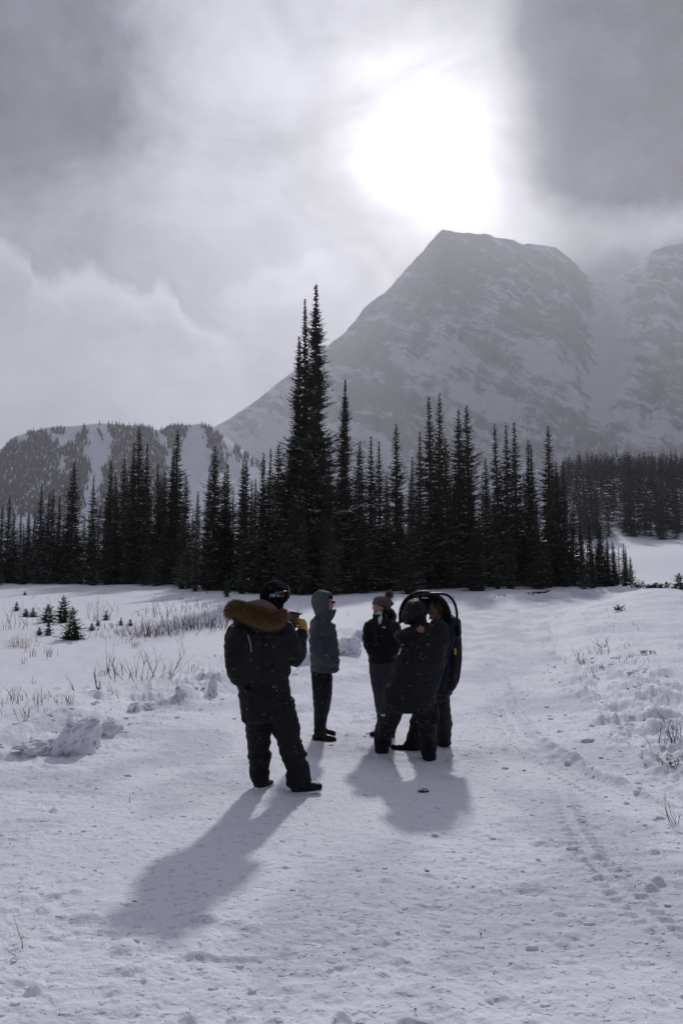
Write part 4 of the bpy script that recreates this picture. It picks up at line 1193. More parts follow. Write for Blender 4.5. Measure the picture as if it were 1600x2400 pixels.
# ================================================================== 3  woman in bobble hat
fg = Figure(9.6, (893, 1722), 'woman in a grey bobble hat, short black down jacket and grey trousers, looking left')
g1 = fg.g(882, 1724); g2 = fg.g(914, 1729)
b = Blob(fg)
head_shape(b, 887, 1422, 13.5, 19, -.01, -1, .088)
b.tube([(891, 1438, 8, 0, .045), (893, 1452, 10, 0, .05)])
b.tube([(895, 1462, 26, 0, .10), (896, 1500, 24, 0, .10), (896, 1550, 26, 0, .11)])
b.tube([(885, 1555, 15, 0, .085), (886, 1620, 10, g1 * .3, .06), (894, 1685, 6, g1, .04), (889, 1702, 5, g1, .035)])
b.tube([(906, 1555, 15, 0, .085), (912, 1620, 10, g2 * .3, .06), (915, 1690, 6, g2, .04), (916, 1708, 5, g2, .035)])
b.tube([(866, 1470, 9, -.02, .05), (862, 1510, 8, -.04, .045), (880, 1532, 7, -.1, .04)]); b.tube([(926, 1470, 9, -.02, .05), (928, 1510, 8, -.04, .045), (912, 1532, 7, -.1, .04)])
part(fg, b, 'body', M['skin'], .008, 2, **BL('skin', fg.pt(890, 1452).z))
bm = bmesh.new()
for du, dyy in ((-9.5, -.055), (-3.0, -.080)): bmesh.ops.create_uvsphere(bm, u_segments=8, v_segments=6, radius=1, matrix=Matrix.Translation(fg.pt(888 + du, 1419.5, dyy)) @ Matrix.Diagonal((.012, .010, .005, 1)))
raw_part(fg, bm, 'eyes', M['hair_dark'])
b = Blob(fg); b.ell(879.5, 1431.5, 3.6, 1.5, -.052, .018); part(fg, b, 'lips', material('lips', (.30, .09, .08), .5), .004, 1)
b = Blob(fg)
b.ell(896, 1410.5, 22, 14, .0, .128, rot=.12)
b.tube([(876, 1414, 4, .01, .105), (897, 1414, 9, .02, .114), (917, 1415, 5, .03, .10)])
b.tube([(904, 1416, 11, .05, .085), (907, 1428, 9, .05, .08)])
hat = part(fg, b, 'hat', M['hat_knit'], .0075, 3, lambda V, N: .0028 * np.sin(np.arctan2(V[:, 1] - 9.6, V[:, 0] - fg.pt(897, 1413).x) * 36) + .002 * fbm3(V * 40, 2, 5))
def pompom(fig, u, v, rpx, dy, mat, parent, n=2600):
    g = np.random.default_rng(9); c = np.array(fig.pt(u, v, dy)) - np.array(fig.org); R = fig.k(rpx, dy); V = []; Fq = []; T = []
    for i in range(n):
        d = g.normal(size=3); d /= np.linalg.norm(d); s = np.cross(d, g.normal(size=3)); s /= np.linalg.norm(s)
        l = R * (.65 + .45 * g.random()); j = len(V); V += [tuple(c + d * l * .15 - s * .0022), tuple(c + d * l * .15 + s * .0022), tuple(c + d * l + g.normal(size=3) * .004)]
        Fq.append((j, j + 1, j + 2)); t = g.random() * .7 + .1; T += [t * .4, t * .4, t + .2]
    me = bpy.data.meshes.new('pompom'); me.from_pydata(V, [], Fq); me.materials.append(mat); attr(me, 'tone', np.clip(T, 0, 1)); return obj('pompom', me, parent)
M['pom'] = material('beige_fur', (.20, .15, .11), .8, .1, lambda nt, b: nt.links.new(mixcol(nt, attr_ex(nt, 'tone'), (.05, .035, .025), (.42, .33, .25)), b.inputs['Base Color']))
pompom(fg, 912, 1394, 11.5, .02, M['pom'], hat, 5200)
bm = bmesh.new(); g9 = random.Random(4)
for i in range(26):
    k = i / 26.0; u0 = 874.5 + 4 * g9.random(); sw = g9.uniform(-2.5, 3.5)
    pts = [fg.pt(u0 + 3, 1441 + 3 * g9.random(), -.06 - .02 * g9.random()), fg.pt(u0 - 1 + sw * .3, 1450, -.11), fg.pt(u0 + .5 + sw * .7, 1468, -.15), fg.pt(u0 + 1.5 + sw, 1490, -.18), fg.pt(u0 + 2 + sw * 1.3, 1500 + 14 * g9.random(), -.19)]
    pts = [Vector(q) for q in smooth_path([tuple(q) for q in pts], 3)]
    strip_tube(bm, pts, .0042, 5)
raw_part(fg, bm, 'hair', M['hair_dark'])
b = Blob(fg); b.tube([(889, 1443, 8, -.03, .065), (890, 1452, 6, -.10, .04), (890, 1461, 3, -.145, .02)]); part(fg, b, 'collar', M['white_collar'], .007, 2)
b = Blob(fg)
b.tube([(895, 1446, 14, .03, .08), (895, 1456, 31, .02, .13), (895, 1472, 37, .0, .155), (896, 1505, 36, .0, .155), (897, 1535, 35, .0, .155), (898, 1552, 34, 0, .15)], 5)
b.tube([(864, 1466, 12, -.01, .085), (861, 1495, 12, -.04, .085), (867, 1522, 11, -.09, .075), (882, 1535, 9, -.13, .06)])
b.tube([(926, 1466, 12, -.01, .085), (930, 1495, 12, -.04, .085), (925, 1525, 11, -.09, .075), (912, 1536, 9, -.13, .06)])
pj = part(fg, b, 'down_jacket', M['black_down'], .0095, 2, baffles(fg.pt(897, 1446).z, .095, .012, 81))
b = Blob(fg)
b.tube([(882, 1447, 6, -.09, .05), (893, 1442, 7, .02, .10), (910, 1436, 12, .06, .10), (920, 1446, 10, .04, .08), (914, 1460, 8, -.03, .06)])
b.tube([(876, 1442, 4, -.07, .03), (880, 1458, 5, -.11, .04), (886, 1474, 4, -.14, .03)]); b.tube([(904, 1446, 6, -.07, .04), (900, 1460, 5, -.11, .04), (892, 1474, 4, -.14, .03)])
part(fg, b, 'hood', M['black_down'], .009, 3, folds(.006, 82, 9, 9), pj)
def dome_logo(fig, u, v, s, dy, parent, rot=0):
    """small white quarter dome of three arcs"""
    bm = bmesh.new(); c = fig.pt(u, v, dy)
    for r0, r1 in ((0, .34), (.42, .64), (.72, 1.0)):
        k = 7; a = np.linspace(0, math.pi / 2, k); vs = []
        for q in a:
            for r in (r0, r1):
                x = -r * math.cos(q) * s; z = r * math.sin(q) * s; vs.append(bm.verts.new(c + Vector((x * math.cos(rot) - z * math.sin(rot), 0, x * math.sin(rot) + z * math.cos(rot)))))
        back = [bm.verts.new(w.co + Vector((0, .02, 0))) for w in vs]
        for i in range(k - 1):
            f = [vs[2 * i], vs[2 * i + 1], vs[2 * i + 3], vs[2 * i + 2]]; bm.faces.new(f)
            bm.faces.new([back[2 * i + 2], back[2 * i + 3], back[2 * i + 1], back[2 * i]])
            bm.faces.new([vs[2 * i + 1], back[2 * i + 1], back[2 * i + 3], vs[2 * i + 3]])
    return raw_part(fig, bm, 'logo', M['print_white'], parent, False)
dome_logo(fg, 903, 1473, .024, -.178, pj, 0)
bm = bmesh.new(); box_bm(bm, fg.pt(897.5, 1469.5, -.172), ux, uy, uz, .012, .008, .004); raw_part(fg, bm, 'logo', M['print_white'], pj, False)
g1 = fg.g(882, 1724); g2 = fg.g(914, 1729)
b = Blob(fg)
b.tube([(896, 1548, 30, 0, .14), (897, 1575, 31, 0, .145), (898, 1590, 30, 0, .14)])
b.tube([(884, 1580, 17, -.02, .11), (887, 1615, 15, -.02, .10), (892, 1650, 13, g1 * .5, .085), (895, 1685, 11, g1, .075), (889, 1706, 10, g1, .07)])
b.tube([(911, 1580, 18, .02, .11), (914, 1615, 17, .02, .10), (914, 1655, 14, g2 * .5, .085), (915, 1690, 12, g2, .075), (916, 1712, 11, g2, .07)])
part(fg, b, 'trousers', M['grey_knit'], .010, 2, folds(.010, 83, 5, 8))
for uu, vv, gg in ((882, 1719, g1), (914, 1724, g2)):
    b = Blob(fg); b.tube([(uu + 8 if uu < 900 else uu, vv - 18, 8, gg, .05), (uu + 4 if uu < 900 else uu, vv - 4, 9, gg, .05)]); b.tube([(uu + 6, vv, 6, gg + .01, .045), (uu - 4, vv + 1, 6, gg - .02, .045), (uu - 12, vv + 2, 5, gg - .03, .04)])
    part(fg, b, 'boot', M['boot'], .008, 3, folds(.004, 84, 14, 14))

# ================================================================== 5  man carrying the framed pack, facing left, behind the bending man
fg = Figure(8.75, (1000, 1752), 'grey-haired man facing left in a navy jacket, head bowed under the hooped pack he carries')
g1 = fg.g(955, 1758); g2 = fg.g(1038, 1749)
b = Blob(fg)
head_shape(b, 1022, 1429, 18, 25, 0, -1, .10)
b.tube([(1030, 1448, 12, 0, .06), (1036, 1462, 14, 0, .07)])
b.tube([(1040, 1468, 24, 0, .15), (1036, 1520, 26, 0, .15), (1026, 1590, 24, 0, .14), (1018, 1620, 24, 0, .14)])
b.tube([(1004, 1620, 17, -.04, .08), (990, 1665, 12, g1 * .5, .06), (974, 1730, 8, g1, .045), (970, 1746, 7, g1, .04)])
b.tube([(1030, 1620, 15, .04, .08), (1035, 1680, 12, g2 * .6, .06), (1038, 1735, 8, g2, .045)])
b.tube([(1046, 1475, 13, -.16, .055), (1040, 1520, 11, -.20, .05), (1008, 1500, 9, -.22, .04), (985, 1480, 7, -.22, .032)])
p5 = part(fg, b, 'body', M['skin_dark'], .009, 2, **BL('skin_dark', fg.pt(1030, 1462).z))
b = Blob(fg); b.ell(1026, 1419, 17, 17, .0, .098, rot=.2); b.ell(1034, 1429, 11, 15, .0, .095)
part(fg, b, 'hair', M['hair_grey'], .0075, 2, lambda V, N: .004 * fbm3(V * 45, 3, 91))
bm = bmesh.new(); bmesh.ops.create_uvsphere(bm, u_segments=8, v_segments=6, radius=1, matrix=Matrix.Translation(fg.pt(1009, 1427, -.062)) @ Matrix.Diagonal((.012, .010, .005, 1))); raw_part(fg, bm, 'eyes', M['hair_dark'])
b = Blob(fg)
b.tube([(1040, 1450, 16, 0, .10), (1046, 1462, 28, 0, .18), (1044, 1485, 34, 0, .21), (1038, 1530, 36, 0, .21), (1030, 1580, 36, 0, .20), (1024, 1622, 34, 0, .19)], 5)
b.tube([(1048, 1472, 18, -.17, .085), (1044, 1515, 17, -.21, .08), (1015, 1510, 14, -.24, .07), (990, 1488, 10, -.24, .055)])
b.tube([(1044, 1472, 18, .17, .085), (1034, 1515, 16, .20, .08), (1005, 1520, 13, .20, .06)])
part(fg, b, 'jacket', M['navy'], .0105, 3, folds(.010, 92, 6, 7))
g1 = fg.g(955, 1758); g2 = fg.g(1038, 1749)
b = Blob(fg)
b.tube([(1018, 1600, 34, 0, .17), (1016, 1635, 34, 0, .17)])
b.tube([(1000, 1632, 22, g1 * .3, .12), (990, 1665, 19, g1 * .5, .11), (978, 1700, 18, g1 * .8, .10), (972, 1730, 19, g1, .10), (970, 1751, 18, g1, .095)])
b.tube([(1030, 1628, 22, g2 * .3, .12), (1034, 1665, 21, g2 * .5, .115), (1037, 1700, 20, g2 * .8, .11), (1038, 1735, 18, g2, .10), (1039, 1744, 18, g2, .10)])
b.tube([(980, 1692, 20, g1 * .8, .11), (979, 1699, 20.5, g1 * .8, .11)]); b.tube([(1037, 1693, 21.5, g2 * .8, .12), (1038, 1701, 22, g2 * .8, .12)])
part(fg, b, 'trousers', M['black_pants'], .0105, 2, folds(.010, 93, 5, 10))
b = Blob(fg); b.tube([(962, 1745, 16, g1, .07), (960, 1753, 16, g1, .07)]); b.tube([(955, 1753, 7, g1, .05), (932, 1752, 7, g1, .048), (919, 1751, 6, g1, .045)]); part(fg, b, 'boot', M['boot'], .008, 3, folds(.004, 94, 14, 14))
b = Blob(fg); b.tube([(1030, 1742, 8, g2, .06), (1044, 1743, 8, g2, .06)]); part(fg, b, 'boot', M['boot'], .008, 3, folds(.004, 95, 14, 14))

pk = sub_thing(fg, 'carrier_pack', 'tall black frame pack with domed canopy and hooped handle on the grey-haired man', 'pack')
# canopy: a thin domed shell, open at the front and below
bm = bmesh.new()
out = [(938, 1460), (936.5, 1434), (945, 1411), (963, 1394), (988, 1386.5), (1014, 1390), (1037, 1403), (1050, 1422), (1057, 1445)]
op = smooth_path([(u, v) for u, v in out], 4)
cx_, cv_ = 996, 1448
depths = [-.22, -.17, -.08, .04, .14, .20, .23]; shr = [.96, 1.0, 1.0, .98, .88, .60, .02]
vs = []
for dyy, sc_ in zip(depths, shr):
    vs.append([bm.verts.new(pk.pt(cx_ + (u - cx_) * sc_, cv_ + (v - cv_) * sc_ + (0 if sc_ > .5 else -10), dyy)) for u, v in op])
for i in range(len(vs) - 1):
    for q in range(len(op) - 1): bm.faces.new((vs[i][q], vs[i][q + 1], vs[i + 1][q + 1], vs[i + 1][q]))
bmesh.ops.recalc_face_normals(bm, faces=bm.faces)
bmesh.ops.solidify(bm, geom=list(bm.faces), thickness=.018)
raw_part(pk, bm, 'canopy', M['black_shell'])
bm = bmesh.new()
for dyy in (-.22, -.06): strip_tube(bm, [pk.pt(u, v, dyy) for u, v in op], .010 if dyy < -.1 else .009, 8)
raw_part(pk, bm, 'canopy_rib', M['plastic_black'])
bm = bmesh.new(); box_bm(bm, pk.pt(938, 1448, -.22), ux, uy, uz, .020, .02, .055, .006); raw_part(pk, bm, 'bracket', M['plastic_black'])
bm = bmesh.new(); box_bm(bm, pk.pt(941, 1431, -.245), ux, uy, (uz + ux * .0).normalized(), .016, .006, .006, .002); raw_part(pk, bm, 'bracket', M['plastic_grey'])
bm = bmesh.new()
box_bm(bm, pk.pt(995, 1401.5, -.245), ux, uy, uz, .036, .005, .006, .003); raw_part(pk, bm, 'badge', M['print_white'])
hp = smooth_path([(968, 1396), (990, 1393), (1020, 1391.5), (1042, 1393), (1056, 1401), (1065, 1415), (1069.5, 1432), (1071, 1452), (1073, 1466)], 5)
bm = bmesh.new(); ring_tube(bm, [pk.pt(u, v, -.235) for u, v in hp], [.0145] * len(hp), [.022] * len(hp), n=12); raw_part(pk, bm, 'handle', M['plastic_black'])
bm = bmesh.new()
for i in range(13):
    v = 1456 + i * 2.35; ring_tube(bm, [pk.pt(1074 + i * .15, v, -.20), pk.pt(1074 + i * .15, v + 1.1, -.20)], [.026, .026], [.032, .032], n=12)
ring_tube(bm, [pk.pt(1073.5, 1454, -.20), pk.pt(1075.5, 1488, -.20)], [.021, .021], [.026, .026], n=12)
raw_part(pk, bm, 'bellows', M['plastic_black'])
b = Blob(pk)
b.tube([(1064, 1470, 13, -.02, .17), (1062, 1500, 18, -.02, .18), (1061, 1540, 20, -.02, .185), (1058, 1580, 19, -.02, .18), (1052, 1604, 17, -.02, .16), (1046, 1612, 14, -.02, .13)])
part(pk, b, 'bag', M['black_down'], .011, 2, folds(.006, 96, 7, 9))
bm = bmesh.new()
prof = [(1072, 1486), (1078, 1488), (1079.5, 1510), (1080.5, 1550), (1079, 1575), (1077, 1592), (1066, 1595), (1065, 1540)]
fr = [bm.verts.new(pk.pt(u, v, -.17)) for u, v in prof]; bk = [bm.verts.new(pk.pt(u, v, .17)) for u, v in prof]
bm.faces.new(fr); bm.faces.new(bk[::-1])
for i in range(len(prof)): bm.faces.new((fr[i], bk[i], bk[(i + 1) % len(prof)], fr[(i + 1) % len(prof)]))
bmesh.ops.recalc_face_normals(bm, faces=bm.faces)
bmesh.ops.bevel(bm, geom=list(bm.edges), offset=.006, segments=2, affect='EDGES')
raw_part(pk, bm, 'back_panel', fabric('dark_panel', (.012, .011, .016), .5, spec=.15), smooth=False)
bm = bmesh.new(); box_bm(bm, pk.pt(1066.5, 1527, -.212), ux, uy, uz, .010, .004, .034, .002); raw_part(pk, bm, 'tag', M['tag_yellow'], smooth=False)

# ================================================================== 4  man bending forward, back to the camera
fg = Figure(8.32, (960, 1770), 'man in black snow clothes, black hood up, bent forward against the grey-haired man')
g1 = fg.g(892, 1764); g2 = fg.g(1006, 1780)
b = Blob(fg)
head_shape(b, 975, 1438, 18, 25, .10, 0, .10)
b.tube([(985, 1462, 13, .08, .06), (992, 1480, 18, .04, .08)])
b.tube([(990, 1488, 34, .02, .11), (978, 1540, 34, -.02, .13), (958, 1610, 40, -.04, .13), (952, 1640, 36, -.02, .13)])
b.tube([(926, 1635, 16, 0, .08), (907, 1695, 12, g1 * .7, .06), (895, 1750, 8, g1, .045)])
b.tube([(988, 1640, 16, 0, .08), (1000, 1700, 11, g2 * .6, .06), (1005, 1765, 8, g2, .045)])
b.tube([(962, 1496, 10, .0, .05), (940, 1488, 8, -.05, .045), (965, 1480, 6, -.14, .030)])
b.tube([(1026, 1480, 12, .02, .055), (1038, 1530, 10, .08, .045), (1020, 1560, 8, .2, .035)])
part(fg, b, 'body', M['skin'], .011, 2, **BL('skin', fg.pt(975, 1465).z))
g1 = fg.g(892, 1764); g2 = fg.g(1006, 1780)
b = Blob(fg)
b.tube([(950, 1615, 50, 0, .17), (948, 1640, 50, 0, .17)])
b.tube([(928, 1625, 30, .0, .15), (918, 1660, 27, g1 * .4, .13), (908, 1695, 23, g1 * .7, .115), (900, 1722, 21, g1, .105), (895, 1748, 17, g1, .095), (893, 1760, 14, g1, .085)])
b.tube([(985, 1635, 33, .0, .14), (997, 1670, 23, g2 * .3, .125), (1001, 1715, 20, g2 * .7, .11), (1004, 1755, 18, g2, .10), (1006, 1776, 15, g2, .09)])
b.tube([(1014, 1650, 13, .02, .09), (1020, 1690, 8, .03, .07)])
tr = part(fg, b, 'trousers', M['black_pants'], .0105, 2, folds(.018, 101, 5, 9))
b = Blob(fg)
b.tube([(1006, 1476, 24, .04, .10), (998, 1487, 40, .02, .14), (992, 1505, 51, .0, .16), (991, 1530, 53, -.02, .175), (980, 1565, 55, -.04, .18), (970, 1607, 57, -.04, .18), (964, 1640, 56, -.02, .175), (962, 1657, 55, 0, .16)], 5)
b.tube([(1016, 1470, 20, .03, .09), (1026, 1474, 22, .03, .095), (1031, 1494, 19, .02, .095), (1033, 1530, 15, .0, .085), (1026, 1570, 13, -.04, .08), (1008, 1610, 11, -.10, .07)])
b.tube([(970, 1502, 17, .0, .09), (948, 1493, 13, -.03, .085), (937, 1488, 11, -.07, .07), (952, 1483, 9.5, -.12, .055), (972, 1478, 8, -.155, .045)])
b.tube([(931, 1482, 6, .0, .06), (934, 1496, 9, -.02, .07), (946, 1508, 8, -.02, .07)])
jk = part(fg, b, 'jacket', M['black_shell'], .0105, 3, folds(.024, 102, 4.5, 6))
b = Blob(fg)
b.ell(973, 1435, 28, 31, .10, .145, rot=.15)
b.ell(958, 1447, 17, 18, .06, .12)
b.tube([(978, 1450, 20, .10, .11), (984, 1470, 20, .07, .11), (990, 1480, 22, .05, .11)])
part(fg, b, 'hood', M['black_down'], .0095, 3, folds(.010, 103, 9, 9), jk)
dome_logo(fg, 901, 1680, .020, -.045, tr, -.3)
bm = bmesh.new(); box_bm(bm, fg.pt(894.5, 1676, -.03), ux, uy, (uz + ux * .6).normalized(), .005, .012, .009); raw_part(fg, bm, 'logo', M['print_white'], tr, False)
for (u, v, dy) in ((893, 1759, g1), (1006, 1775, g2)):
    b = Blob(fg); b.tube([(u, v - 3, 13, dy, .08), (u + 1, v + 3, 14, dy, .085)]); b.ell(u + (6 if u > 950 else -2), v + 2, 10, 6, dy + .06, .08)
    part(fg, b, 'boot', M['boot'], .008, 3, folds(.004, 104, 14, 14))
b = Blob(fg); b.ell(982, 1476, 8, 6, -.165, .030)
hh = fg.pt(980, 1476, -.165)
for k in range(4):
    s_ = hh + Vector((.012, -.012, .024 - .0165 * k)); finger(b, [s_, s_ + Vector((.026, -.012, .004)), s_ + Vector((.046, .006, .000))], .0072 - .0005 * k)
finger(b, [hh + Vector((0, -.01, .018)), hh + Vector((.014, -.016, .034)), hh + Vector((.028, -.010, .042))], .0095)
part(fg, b, 'hand', M['skin_dark'], .0034, 1)

# ------------------------------------------------------------------ saplings of the left field
SAP = [conifer_mesh(60 + k, 20, 8, 9, .40, .0, .04, ragged=.45, size=4.5, prof=.80, mats=[M['sapling'], M['frost']]) for k in range(3)]
SAPT = trunk_mesh(.016)
SAPL = [  # u, v_top, v_base, width, label
 (38, 1411, 1437, 1.0, 'tiny conifer sapling by the left picture edge'),
 (60, 1427, 1448, 1.5, 'low spreading sapling, leftmost of the sapling cluster'),
 (77, 1425, 1448, 1.2, 'small sapling between the low spreading one and the bushy one'),
 (112, 1418, 1462, 1.5, 'bushy dark sapling in the middle of the cluster'),
 (147, 1398, 1468, .9, 'tallest slim sapling of the cluster'),
 (168, 1428, 1506, 1.05, 'largest sapling, standing nearest at the right of the cluster'),
 (113, 1455, 1493, .9, 'narrow sapling in front of the bushy dark one'),
 (92, 1470, 1492, 1.2, 'small round sapling in front of the cluster'),
 (248, 1432, 1459, 1.1, 'small sapling alone right of the cluster'),
 (215, 1473, 1484, 1.5, 'tiny sprig poking out right of the largest sapling'),
 (229, 1458, 1475, 1.0, 'tiny thin sapling above the sprig'),
 (283, 1448, 1477, .9, 'thin sapling left of the round one before the brown bush'),
 (305, 1461, 1479, 1.3, 'tiny round sapling left of the brown bush'),
 (531, 1358, 1402, .6, 'slim sapling just left of the fur hood, before the dark row'),
 (1448, 1345, 1368, .8, 'lone small sapling in the snow at the bend'),
 (1592, 1345, 1392, 1.5, 'dark green young spruce cut by the right picture edge'),
 (58, 1391, 1400, 1.4, 'tuft of conifer far out in the left field'),
]
for i, (u, vt, vb, wd, lab) in enumerate(SAPL):
    x, y = on_ground(u, vb); z = gz(x, y)
    H = max(.22, P(u, vt, y).z - z)
    e = bpy.data.objects.new('sapling', None); COL.objects.link(e); e.location = (x, y, z - .02 * H); e.scale = (H * wd * 1.25, H * wd * 1.25, H * 1.08); e.rotation_euler = (0, 0, i * 1.7)
    e['label'] = lab; e['category'] = 'sapling'; e['group'] = 'conifer saplings in the snow'
    obj('crown', SAP[i % 3], e); obj('trunk', SAPT, e)

# ------------------------------------------------------------------ bare shrubs and twigs
M['twig'] = material('dark_twig', (.040, .032, .032), .85, .1)
M['twig_brown'] = material('brown_twig', (.13, .085, .055), .85, .1)
M['straw'] = material('dry_straw', (.30, .21, .13), .85, .1)
M['leaf_dark'] = material('low_evergreen_leaf', (.035, .045, .018), .7, .2)
def twig_mesh(name, seed, n, spread, H, r, mat, lean=.5, branch=3, wob=.12, fan=0.0):
    g = np.random.default_rng(seed); V = []; Fq = []
    def stem(p, d, L, r0, lvl):
        k = 5; pts = [p.copy()]; dd = d.copy()
        for i in range(k):
            dd = dd + g.normal(size=3) * wob; dd[2] += .04; dd /= np.linalg.norm(dd); p = p + dd * L / k; pts.append(p.copy())
        n0 = len(V)
        for i, q in enumerate(pts):
            rr = r0 * (1 - .75 * i / k)
            for a in range(3): V.append((q[0] + rr * math.cos(a * 2.094), q[1] + rr * math.sin(a * 2.094), q[2] + rr * .3 * math.sin(a * 2.094)))
        for i in range(k):
            for a in range(3): Fq.append((n0 + i * 3 + a, n0 + i * 3 + (a + 1) % 3, n0 + i * 3 + 3 + (a + 1) % 3, n0 + i * 3 + 3 + a))
        if lvl > 0:
            for b_ in range(g.integers(1, branch + 1)):
                i = g.integers(1, k); nd = dd + g.normal(size=3) * .55; nd[2] = abs(nd[2]) + .2; nd /= np.linalg.norm(nd)
                stem(pts[i], nd, L * (.35 + .3 * g.random()), r0 * .6, lvl - 1)
    for i in range(n):
        q = np.array([g.normal() * spread, g.normal() * spread * .6, -.04])
        d = np.array([q[0] / (spread + 1e-6) * lean * .5 + g.normal() * lean * .4, g.normal() * lean * .4, 1.0]); d /= np.linalg.norm(d)
        stem(q, d, H * (.45 + .6 * g.random()), r, 2 if branch > 2 else (1 if branch else 0))
    return mesh_np(name, V, Fq, [mat])
def plant(name, u, v, mesh, label, cat='shrub', group=None, sink=0.0, rz=0):
    x, y = on_ground(u, v); o = obj(name, mesh, None, label, cat, group, loc=(x, y, gz(x, y) - sink)); o.rotation_euler = (0, 0, rz); return o
plant('bare_shrub', 338, 1596, twig_mesh('bare_shrub', 1, 13, .30, .72, .007, M['twig'], .8, 3), 'dark bare shrub of leaning twigs before the snow bank', group='bare shrubs')
plant('bare_shrub', 415, 1590, twig_mesh('bare_shrub', 2, 16, .42, .34, .0045, M['twig'], .5, 3), 'low dense bare shrub right of the leaning twigs', group='bare shrubs')
plant('bare_shrub', 352, 1499, twig_mesh('bare_shrub', 3, 110, .50, .45, .007, M['twig_brown'], .7, 3), 'brown rounded bush behind the bare twigs', group='bare shrubs')
plant('bare_shrub', 468, 1484, twig_mesh('bare_shrub', 4, 150, .80, .50, .007, M['twig'], .35, 3), 'long thicket of dark upright twigs left of the fur hood', group='bare shrubs')
plant('bare_shrub', 410, 1450, twig_mesh('bare_shrub', 5, 14, .8, .9, .008, M['twig'], .4, 3), 'thin grey shrub standing behind the dark thicket', group='bare shrubs')
plant('bare_shrub', 15, 1480, twig_mesh('bare_shrub', 6, 16, .45, .75, .008, M['twig'], .5, 3), 'tall bare shrub at the left picture edge', group='bare shrubs')
plant('bare_shrub', 48, 1525, twig_mesh('bare_shrub', 7, 40, .25, .32, .005, M['straw'], .3, 3), 'straw-coloured tuft below the edge shrub', group='bare shrubs')
plant('bare_shrub', 205, 1450, twig_mesh('bare_shrub', 8, 18, .6, .8, .008, M['twig'], .5, 3), 'thin twigs standing behind the saplings', group='bare shrubs')
plant('bare_shrub', 500, 1440, twig_mesh('bare_shrub', 18, 30, 1.5, .7, .009, M['twig'], .5, 3), 'faint twigs in the snow behind the fur hood', group='bare shrubs')
plant('dead_stalk', 234, 1630, twig_mesh('dead_stalk', 9, 3, .03, .36, .009, M['twig_brown'], .25, 3, .05), 'single dark stalk before the dented snow bank', 'stalk')
plant('dead_stalk', 184, 1628, twig_mesh('dead_stalk', 10, 2, .05, .30, .005, M['twig'], .5, 2), 'thin leaning stalk left of the single dark one', 'stalk')
plant('bare_shrub', 1362, 1562, twig_mesh('bare_shrub', 11, 6, .12, .40, .006, M['twig'], 1.2, 3), 'spiky bare shrub leaning left on the right bank', group='bare shrubs')
plant('bare_shrub', 1412, 1545, twig_mesh('bare_shrub', 12, 8, .14, .28, .006, M['twig'], .9, 3), 'denser bare shrub behind the spiky one', group='bare shrubs')
plant('bare_shrub', 1445, 1570, twig_mesh('bare_shrub', 13, 5, .20, .26, .005, M['twig'], .9, 3), 'small twigs right of the spiky shrub', group='bare shrubs')
plant('bare_shrub', 1585, 1775, twig_mesh('bare_shrub', 14, 16, .10, .34, .005, M['twig'], .7, 3), 'purple-brown twigs at the right picture edge', group='bare shrubs')
plant('bare_shrub', 1545, 1785, twig_mesh('bare_shrub', 15, 3, .06, .30, .004, M['twig'], .9, 3), 'two crossed twigs beside the right edge shrub', group='bare shrubs')
plant('bare_shrub', 1590, 1935, twig_mesh('bare_shrub', 16, 5, .08, .26, .004, M['twig'], 1.2, 3), 'frosty twigs lying at the lower right edge', group='bare shrubs')
plant('dead_stalk', 1492, 1797, twig_mesh('dead_stalk', 17, 2, .05, .24, .004, M['twig'], 1.4, 2), 'bent twig lying on the trodden right bank', 'stalk')
plant('fallen_twig', 60, 2235, twig_mesh('fallen_twig', 19, 2, .02, .34, .0035, M['straw'], 5.0, 2, .2), 'straw-coloured broken twig on the snow at lower left', 'twig')
plant('fallen_twig', 182, 1968, twig_mesh('fallen_twig', 20, 2, .02, .10, .003, M['twig'], 2.0, 2, .2), 'small dark twig on the snow left of the long shadow', 'twig')
plant('dead_stalk', 305, 1880, twig_mesh('dead_stalk', 21, 1, .0, .14, .003, M['twig'], .1, 2, .05), 'tiny upright stalk on the packed snow', 'stalk')

